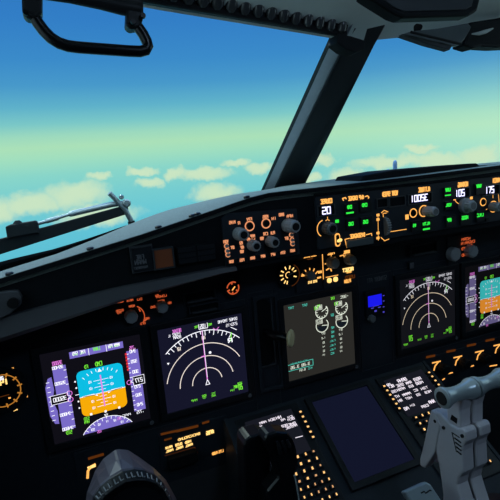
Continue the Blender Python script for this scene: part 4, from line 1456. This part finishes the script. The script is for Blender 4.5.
def lever(label, sx, first):
    t = thing('thrust_lever', label, 'lever', P, (sx * .03, -.2, .39), 'pair of thrust levers on the centre console')
    xs = (-.030, -.0065) if sx < 0 else (-.003, .0205)

    def ext(prof, xa, xb, m, name, bev, **k):
        return MB().loft([[Vector((xa, y, z)) for y, z in prof], [Vector((xb, y, z)) for y, z in prof]], m, smooth=False).build(name, t, bevel=bev, **k)
    body = [(-.225, .360), (-.145, .3640), (-.107, .358), (-.081, .351), (-.019, .3450), (-.0107, .349), (-.0105, .3625), (-.0150, .374), (-.0187, .381), (-.0180, .394), (-.0130, .4025),
            (-.0173, .4085), (-.0300, .4095), (-.0410, .4035), (-.050, .402), (-.082, .404), (-.097, .3955), (-.110, .393), (-.127, .400), (-.145, .408), (-.225, .410)]
    b = ext(body, xs[0] + .001, xs[1], 'lever_grey', 'arm', .003)
    rev = [(-.013, .3440), (-.019, .3425), (-.0744, .3285), (-.1128, .3175), (-.1220, .3170), (-.1252, .3194), (-.1223, .3284), (-.0806, .351), (-.030, .362), (-.014, .355)]
    ext(rev, xs[0] - .0005, xs[0] + .016, 'lever_grey', 'reverse_lever', .002)
    neck = [(-.022, .372), (.000, .371), (.021, .376), (.036, .384), (.044, .395), (.036, .405), (.027, .4015), (.010, .397), (-.018, .397)]
    xa, xb = (-.0265, -.0055) if sx < 0 else (-.0015, .019)
    ext(neck, xa, xb, 'lever_grey', 'neck', .003)
    h0 = -.0595 if sx < 0 else .001
    hb = MB().lathe((h0, .038, .396), (1, 0, 0), [(0, .0118), (.0010, .0146), (.0035, .0152), (.006, .0146), (.012, .0122), (.022, .0104), (.034, .0103), (.045, .0122), (.051, .0148), (.0545, .0156), (.0575, .0152), (.0585, .0140)], 'handle_metal', 30)
    hd = hb.build('handle', t)
    e = h0 - .0004 if sx < 0 else h0 + .0590
    MB().lathe((e - .0006 if sx < 0 else e, .038, .396), (1, 0, 0), [(0, .0092), (.0009, .0098)], 'hole_black', 20).build('end_button', t, parent=hd)
    mk = MB()
    xk = xs[0] - .0012 if sx < 0 else xs[1] + .0004
    for y, z in ((-.0276, .3525), (-.0300, .3690), (-.0245, .4035)):
        MB().lathe((xk, y, z), (1, 0, 0), [(0, .0026), (.0022, .0026)], 'hole_black', 12).build('bolt_hole', t)
    xk = xa - .0006 if sx < 0 else xb - .0004
    MB().loft([[Vector((x, y, z)) for y, z in ((-.012, .379), (-.013, .391), (-.0045, .392), (-.003, .382))] for x in (xk, xk + .001)], 'hole_black', smooth=False).build('neck_slot', t)
    mk = MB()
    xk = xs[0] + .0004 if sx < 0 else xs[1] - .0003
    F = lambda pts, w: mk.loft([[Vector((x, y, z)) for y, z in pts] for x in (xk - .0004, xk + .0010)], 'hole_black', smooth=False)
    F([(-.0290, .384), (-.0295, .398), (-.0306, .398), (-.0301, .384)], 0)
    F([(-.0290, .384), (-.0560, .392), (-.0563, .393), (-.0292, .3851)], 0)
    for k in range(4):
        y = -.0345 - .0062 * k
        F([(y, .389 + .0016 * k), (y - .0012, .401), (y - .0032, .401), (y - .0022, .389 + .0016 * k)], 0)
    mk.build('engraved_plate', t)
    return t


lever('left thrust lever with a pale grey flank and round hollow handle end', -1, True)
lever('right thrust lever, its handle running out of the right edge of the picture', 1, False)
t = thing('flap_lever', 'pale teal flat lever end low between the blue display and the thrust levers', 'lever', P, (-.09, -.12, .40))
n = Vector((0, .62, .78))
p0 = Vector((-.085, -.085, .395))
c = [atp(*q, p0, n) for q in ((404, 491), (426, 481), (431, 484), (452, 515), (430, 530))]
MB().solid(c, -.012, 'handle_metal').build('paddle', t, bevel=.003)
mb = MB()
for q in (((421, 493), (424, 491.4), (425.4, 493.2), (428, 491.6)), ((428, 491.4), (430, 490), (431, 491))):
    pp = [atp(*k, p0, n) + n * .0006 for k in q]
    mb.tube(pp, .0009, 'hole_black', 6)
mb.build('engraving', t)
m0 = atp(428, 505, p0, n) - n * .012
MB().tube([m0, Vector((m0.x, -.16, .40)), Vector((m0.x, -.23, .39))], .006, 'knob_dark', 8).build('stem', t)

# ================================================================ CONTROL YOKE
t = thing('control_yoke', 'black control yoke whose hub and right grip rise at the bottom of the picture', 'yoke', P, (-.48, -.1, .40))
Os = [(84, 512), (87, 492), (95, 471), (103, 459), (116, 449), (128, 450), (139, 457), (154, 468), (166, 480), (176, 498), (182, 514)]
Fs = [(90, 514), (93, 496), (100, 486), (110, 478), (122, 471), (134, 468.5), (144, 469.5), (154, 474), (164, 484), (172, 499), (177, 514)]
F2 = [(95, 514), (99, 501), (105, 494), (114, 487), (126, 480), (137, 478), (146, 478.5), (155, 481.5), (163, 488), (170, 501), (174, 514)]
up3 = lambda L, w: [Vector((*at(*q, P, w), w)) for q in L]
secO, secF, secG = up3(Os, .372), up3(Fs, .415), up3(F2, .424)
cen = sum(secO, Vector()) / len(secO)
secB = [cen + (p - cen) * .86 + Vector((0, -.028, -.045)) for p in secO]
drop = lambda s: s + [s[-1] + Vector((0, -.06, 0)), s[0] + Vector((0, -.06, 0))]
MB().loft([drop(secB), drop(secO), drop([a.lerp(b, .5) + Vector((0, .001, 0)) for a, b in zip(secO, secF)]), drop(secF)], 'yoke_lit_top', caps=True, smooth=False).build('hub_cover', t, bevel=.003)
MB().loft([drop(secF), drop([p + Vector((0, -.001, .002)) for p in secG]), drop([cen.lerp(p, .9) + Vector((0, -.008, .002)) for p in secG])], 'yoke_black', smooth=False).build('hub_face', t, bevel=.001)
mb = MB()
for i in range(1, len(secF) - 2):
    for f in (.22, .66):
        a = secF[i].lerp(secF[i + 1], f); b = secG[i].lerp(secG[i + 1], f)
        a2 = secF[i].lerp(secF[i + 1], f + .24); b2 = secG[i].lerp(secG[i + 1], f + .24)
        up = Vector((0, .0012, .003))
        L = [a.lerp(b, .25) + up, a.lerp(b, .75) + up, a2.lerp(b2, .75) + up]
        mb.tube(L, .0007, 'yoke_mark', 5)
mb.build('raised_lettering', t)
W = .40
H = lambda x, y, w: Vector((*at(x, y, P, w), w))


def grip(mir):
    mm = (lambda p: Vector((-.958 - p.x, p.y, p.z))) if mir else (lambda p: p)
    oA = [mm(H(x, y, .385)) for x, y in ((244.5, 446), (246, 440.5), (251, 437.4), (262, 434.5), (270, 437), (272, 455), (270, 480), (262, 505), (252, 520), (246, 520), (245, 470))]
    b = MB().solid(oA, -.03, 'gloss_black').build('switch_housing', t, bevel=.004)
    oB = [mm(H(x, y, .405)) for x, y in ((264, 442), (267, 435.6), (277, 432.4), (288, 433.6), (294, 440), (297.4, 450), (299, 463), (296, 475), (300, 500), (303, 522), (262, 522), (268, 492), (280, 478), (273, 458))]
    g_ = MB().solid(oB, -.024, 'gloss_black').build('grip', t, bevel=.005)
    if not mir:
        for k in range(3):
            a = H(277 + 5 * k, 441.5 - .8 * k, .4085); b2 = H(280.5 + 4.6 * k, 454 - 1.6 * k, .4085)
            MB().tube([a, a.lerp(b2, .5) + Vector((0, 0, .002)), b2], [.0016, .003, .0022], 'yoke_black', 8).build('finger_rib', t, parent=g_)
        MB().tube([H(294.6, 475, .412), H(297, 487, .412), H(299.4, 503, .412)], .0010, 'handle_metal', 6).build('edge_highlight', t, label='thin pale highlight line added along the grip edge')  # pale strip imitates the light caught on the grip edge


grip(False); grip(True)
lo = [Vector((-.30, -.085, .39)), Vector((-.36, -.095, .385)), Vector((-.43, -.09, .385)), Vector((-.479, -.07, .39)), Vector((-.53, -.09, .385)), Vector((-.60, -.095, .385)), Vector((-.658, -.085, .39))]
MB().tube(lo, [.020, .022, .026, .035, .026, .022, .020], 'yoke_black', 14).build('wheel_bar', t)
MB().tube([Vector((-.479, -.06, .375)), Vector((-.479, -.45, .40)), Vector((-.479, -1.045, .34))], [.032, .034, .045], 'yoke_black', 16).build('column', t)

# ================================================================ WIPERS OUTSIDE THE GLASS
PW0, PN = Vector((0, 0, -.3)), (.2, 0, .75)
wq = lambda x, y, o=0: atp(x, y, PW0, PN) + Vector((0, 0, o))


def wiper(label, mir):
    mm = (lambda p: Vector((-p.x, p.y + .002, p.z))) if mir else (lambda p: p)
    t = thing('windscreen_wiper', label, 'wiper', P, mm(wq(128, 212)), 'wipers outside the windscreen')
    top = [wq(-60, 265), wq(0, 246.5), wq(60, 229), wq(128, 209)]
    secs = []
    for p, h in zip(top, (.032, .029, .0245, .020)):
        secs.append([mm(p + Vector((0, h * .5, .006))), mm(p + Vector((0, -h * .5, .006))), mm(p + Vector((0, -h * .5, -.006))), mm(p + Vector((0, h * .5, -.006)))])
    MB().loft(secs, 'wiper_black', smooth=False).build('arm', t, bevel=.0015)
    secs = [[mm(p + Vector(o)) for o in ((0, .013, .010), (0, -.012, .012), (0, -.012, -.012), (0, .013, -.010))] for p in (wq(7, 233), wq(12, 231), wq(36, 227), wq(39, 228))]
    MB().loft(secs, 'wiper_black', smooth=False).build('arm_block', t, bevel=.002)
    MB().lathe(mm(wq(18, 225)), (0, 1, 0), [(0, .009), (.005, .008), (.009, .004)], 'wiper_black', 12).build('spring_cap', t)
    MB().tube([mm(wq(34, 224.6)), mm(wq(48, 221)), mm(wq(72, 213.6))], [.004, .0036, .0032], 'steel', 10).build('link_rod', t)
    MB().tube([mm(wq(46, 221.4)), mm(wq(58, 218))], .0048, 'steel', 10).build('rod_clevis', t)
    MB().tube([mm(wq(69, 214.6)), mm(wq(73, 213.4)), mm(wq(112, 204.4)), mm(wq(124, 203))], [.0052, .0062, .0062, .0056], 'steel', 12).build('rod_sleeve', t)
    MB().tube([mm(wq(109, 193, .006)), mm(wq(114, 198, .006)), mm(wq(125, 210, .006)), mm(wq(131, 221, .006))], [.0056, .0056, .0056, .006], 'steel', 12).build('pivot_arm', t)
    MB().lathe(mm(wq(126, 203, .004)), (0, 0, 1), [(0, .009), (.010, .009), (.013, .006)], 'steel', 14).build('pivot_nut', t)
    MB().lathe(mm(wq(121, 197, .002)), (0, 0, 1), [(0, .0055), (.010, .0055), (.012, .004)], 'steel', 12).build('pivot_bolt', t)
    MB().tube([mm(wq(131, 221, .004)), mm(wq(133, 232, .004))], .008, 'wiper_black', 12).build('spindle', t)
    return t


wiper('wiper with a bright steel link outside the left windscreen pane', False)
t = thing('windscreen_wiper', 'wiper outside the right pane, only its short steel peg, painted with blue sky reflection, above the brow', 'wiper', P, (.37, .32, -.2), 'wipers outside the windscreen')
pk = lambda x, y: atp(x, y, (0, 0, -.27), (-.2, 0, .75))
c_ = pk(395, 166)
MB().tube([c_ + Vector((0, -.03, 0)), c_ + Vector((0, .004, 0)), c_ + Vector((0, .011, .001)), c_ + Vector((0, .0155, .002))], [.0058, .006, .0052, .0025], 'steel_sky_tint', 14).build('pivot_peg', t)
c2_ = pk(388, 172)
MB().tube([c2_ + Vector((0, -.02, 0)), c2_ + Vector((0, .004, 0)), c2_ + Vector((0, .008, 0))], [.0045, .0045, .002], 'steel_sky_tint', 12).build('pivot_bolt', t)
a0_ = c_ + Vector((-.01, -.022, 0))
MB().tube([a0_, a0_ + Vector((.15, -.012, .03)), a0_ + Vector((.32, -.04, .08))], [.006, .007, .008], 'wiper_black', 8).build('arm', t)

# ================================================================ ADDED FILL LAMP BEHIND THE SEATS, LIFTS THE DARK CABIN
t = thing('fill_dome', 'added fill light behind the seats, shaped as a frosted dome', 'fill lamp', P, (0, .93, 1.15))
MB().lathe((0, .955, 1.15), (0, -1, 0), [(0, .13), (.012, .13), (.018, .12)], 'frame_grey', 28).build('rim', t)
MB().lathe((0, .937, 1.15), (0, -1, 0), [(0, .118), (.012, .10), (.018, .05)], 'fill_lens', 28).build('lens', t)
ld = bpy.data.lights.new('fill_lamp', 'AREA'); ld.shape = 'DISK'; ld.size = .2; ld.energy = 2.2; ld.color = (.50, .70, 1.0)  # unseen lamp added to brighten the panels and levers
lo_ = bpy.data.objects.new('fill_lamp', ld); COL.objects.link(lo_)
lm = Vector((0, .905, 1.15)); aim = Vector((0, .05, .0)) - lm
lo_.matrix_world = PW @ Matrix.Translation(lm) @ aim.to_track_quat('-Z', 'Y').to_matrix().to_4x4()

# ================================================================ SUN through high haze, ahead of the nose
sl = bpy.data.lights.new('sun', 'SUN'); sl.energy = 1.5; sl.angle = R(12); sl.color = (.82, 1.0, .92)
so = bpy.data.objects.new('sun', sl); COL.objects.link(so)
sd = Vector((-.25, .95, 0)).normalized() * math.cos(R(40)) + Vector((0, 0, math.sin(R(40))))
so.matrix_world = Matrix.Translation((0, 3, 3)) @ sd.to_track_quat('Z', 'Y').to_matrix().to_4x4()

# ================================================================ SKY
w = bpy.data.worlds.new('sky')
sc.world = w
w.use_nodes = True
nt = w.node_tree
nt.nodes.clear()
N_ = lambda t_, **k: (lambda n_: ([setattr(n_, a, b) for a, b in k.items()], n_)[1])(nt.nodes.new(t_))


def math_(op, a, b=None, c=None):
    n_ = N_('ShaderNodeMath', operation=op)
    for i, v in enumerate((a, b, c)):
        if v is None: continue
        if isinstance(v, (int, float)): n_.inputs[i].default_value = v
        else: nt.links.new(v, n_.inputs[i])
    return n_.outputs[0]


tc = N_('ShaderNodeTexCoord')
sep = N_('ShaderNodeSeparateXYZ')
nt.links.new(tc.outputs['Generated'], sep.inputs[0])
X, Y, Z = sep.outputs
Zm = N_('ShaderNodeMapRange')
Zm.inputs['From Min'].default_value = -.30; Zm.inputs['From Max'].default_value = .40
nt.links.new(Z, Zm.inputs['Value'])
rp = N_('ShaderNodeValToRGB')
stops = [(-.30, (90, 185, 215)), (-.17, (100, 198, 218)), (-.10, (122, 208, 212)), (-.055, (140, 216, 205)), (-.02, (166, 226, 194)), (0.0, (176, 228, 188)), (.022, (160, 220, 194)), (.045, (126, 202, 203)),
         (.075, (98, 180, 206)), (.115, (74, 155, 206)), (.16, (61, 141, 205)), (.23, (52, 128, 202)), (.40, (42, 108, 188))]
el = rp.color_ramp.elements
while len(el) > 2: el.remove(el[-1])
for i, (z, c) in enumerate(stops):
    p = (z + .30) / .70
    e = el[i] if i < 2 else el.new(p)
    e.position = p; e.color = L3(c)
nt.links.new(Zm.outputs[0], rp.inputs[0])
az = math_('MULTIPLY', math_('ARCTAN2', X, Y), 180 / math.pi)
ele = math_('MULTIPLY', math_('ARCSINE', Z), 180 / math.pi)
# paler, warmer air to the right of the nose
wr = N_('ShaderNodeMapRange', interpolation_type='SMOOTHSTEP')
wr.inputs['From Min'].default_value = 22; wr.inputs['From Max'].default_value = 62; wr.inputs['To Max'].default_value = .55
nt.links.new(az, wr.inputs['Value'])
lowm = N_('ShaderNodeMapRange', interpolation_type='SMOOTHSTEP')
lowm.inputs['From Min'].default_value = 9; lowm.inputs['From Max'].default_value = -2; lowm.inputs['To Max'].default_value = 1
nt.links.new(ele, lowm.inputs['Value'])
wm = math_('MULTIPLY', wr.outputs[0], lowm.outputs[0])
mxw = N_('ShaderNodeMix', data_type='RGBA')
nt.links.new(wm, mxw.inputs['Factor']); nt.links.new(rp.outputs[0], mxw.inputs['A'])
mxw.inputs['B'].default_value = L3((200, 244, 216))
# clouds: puffs lying below the horizon, edges broken by noise
nz = N_('ShaderNodeTexNoise'); nz.inputs['Scale'].default_value = 26; nz.inputs['Detail'].default_value = 6; nz.inputs['Roughness'].default_value = .6
nt.links.new(tc.outputs['Generated'], nz.inputs['Vector'])
nsep = N_('ShaderNodeSeparateColor'); nt.links.new(nz.outputs['Color'], nsep.inputs[0])
azd = math_('ADD', az, math_('MULTIPLY', math_('SUBTRACT', nsep.outputs[0], .5), 4.2))
eld = math_('ADD', ele, math_('MULTIPLY', math_('SUBTRACT', nsep.outputs[1], .5), 2.4))
PUFF = [(-4.0, -6.1, 3.0, 1.2), (1.0, -5.6, 3.6, 1.5), (-8, -6.6, 3.0, 1.4), (3.0, -8.2, 4.6, 1.3), (17.6, -6.6, 2.8, 1.1), (16.4, -4.3, 3.4, .75), (12.8, -4.0, 1.6, .7), (20.4, -3.1, 2.0, .5), (23.2, -3.9, 1.6, .6), (9.6, -5.0, 1.6, .7),
        (8.6, -3.4, 1.6, .5), (3.6, -3.7, 1.4, .5), (39.4, -3.9, 4.6, .7), (34.2, -5.4, 2.2, 1.1), (44.4, -3.9, 3.2, .9), (42.8, -2.5, 1.8, .45), (48.6, -3.6, 2.6, 1.1), (31.0, -3.2, 2.0, .6), (29.8, -5.4, 1.5, .7), (26.8, -4.6, 1.3, .45),
        (-14, -5, 5, 2), (56, -3, 5, 1.4), (-25, -6, 6, 2), (68, -4, 6, 1.6)]
acc = None
for a, e, sa, se in PUFF:
    dx = math_('MULTIPLY', math_('SUBTRACT', azd, a), 1 / (sa * 1.15)); dy = math_('MULTIPLY', math_('SUBTRACT', eld, e), 1 / (se * 1.15))
    d = math_('SUBTRACT', 1.0, math_('ADD', math_('MULTIPLY', dx, dx), math_('MULTIPLY', dy, dy)))
    acc = d if acc is None else math_('MAXIMUM', acc, d)
cm = N_('ShaderNodeMapRange', interpolation_type='SMOOTHSTEP')
cm.inputs['From Min'].default_value = -.35; cm.inputs['From Max'].default_value = .95; cm.inputs['To Max'].default_value = .92
nt.links.new(acc, cm.inputs['Value'])
mxc = N_('ShaderNodeMix', data_type='RGBA')
nt.links.new(cm.outputs[0], mxc.inputs['Factor']); nt.links.new(mxw.outputs['Result'], mxc.inputs['A'])
mxc.inputs['B'].default_value = L3((212, 234, 198))
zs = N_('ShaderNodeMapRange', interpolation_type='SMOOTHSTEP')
zs.inputs['From Min'].default_value = .36; zs.inputs['From Max'].default_value = .75; zs.inputs['To Min'].default_value = 1.0; zs.inputs['To Max'].default_value = 2.2  # sky overhead, above the view, brightened to add light inside
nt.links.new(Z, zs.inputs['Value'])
sl_ = N_('ShaderNodeMapRange', interpolation_type='SMOOTHSTEP')   # sky abeam, out of view, brightened to add light in the cockpit
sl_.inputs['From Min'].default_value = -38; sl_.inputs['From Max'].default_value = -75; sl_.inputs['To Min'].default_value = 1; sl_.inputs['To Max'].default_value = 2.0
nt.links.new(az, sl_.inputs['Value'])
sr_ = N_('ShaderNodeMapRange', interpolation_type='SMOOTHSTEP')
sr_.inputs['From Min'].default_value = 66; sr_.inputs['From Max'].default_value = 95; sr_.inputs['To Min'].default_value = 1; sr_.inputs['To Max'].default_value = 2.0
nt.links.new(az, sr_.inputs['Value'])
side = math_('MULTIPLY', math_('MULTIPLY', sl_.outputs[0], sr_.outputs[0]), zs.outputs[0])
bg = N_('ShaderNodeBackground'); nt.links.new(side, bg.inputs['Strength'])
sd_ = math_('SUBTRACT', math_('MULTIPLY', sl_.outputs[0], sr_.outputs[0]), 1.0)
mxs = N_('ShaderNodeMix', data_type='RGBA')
nt.links.new(sd_, mxs.inputs['Factor']); nt.links.new(mxc.outputs['Result'], mxs.inputs['A']); mxs.inputs['B'].default_value = L3((165, 192, 203))  # grey blue tint for the added brightness at the sides
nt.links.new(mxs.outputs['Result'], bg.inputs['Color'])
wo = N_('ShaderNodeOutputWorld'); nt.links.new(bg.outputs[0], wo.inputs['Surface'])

# ================================================================ CAMERA
cd = bpy.data.cameras.new('camera')
cd.sensor_width = 36; cd.lens = 36 * CF / 500; cd.clip_start = .02; cd.clip_end = 500
cam = bpy.data.objects.new('camera', cd); COL.objects.link(cam)
r_, d_, f_ = CR[0], CR[1], CR[2]
M = Matrix(((r_[0], -d_[0], -f_[0], CC.x), (r_[1], -d_[1], -f_[1], CC.y), (r_[2], -d_[2], -f_[2], CC.z), (0, 0, 0, 1)))
cam.matrix_world = PW @ M
sc.camera = cam

for o in ROOTS:
    if '_o' in o: del o['_o']
sc.view_settings.view_transform = 'Standard'
sc.view_settings.look = 'None'
sc.view_settings.exposure = 0
sc.view_settings.gamma = 1
sc.view_settings.use_curve_mapping = False
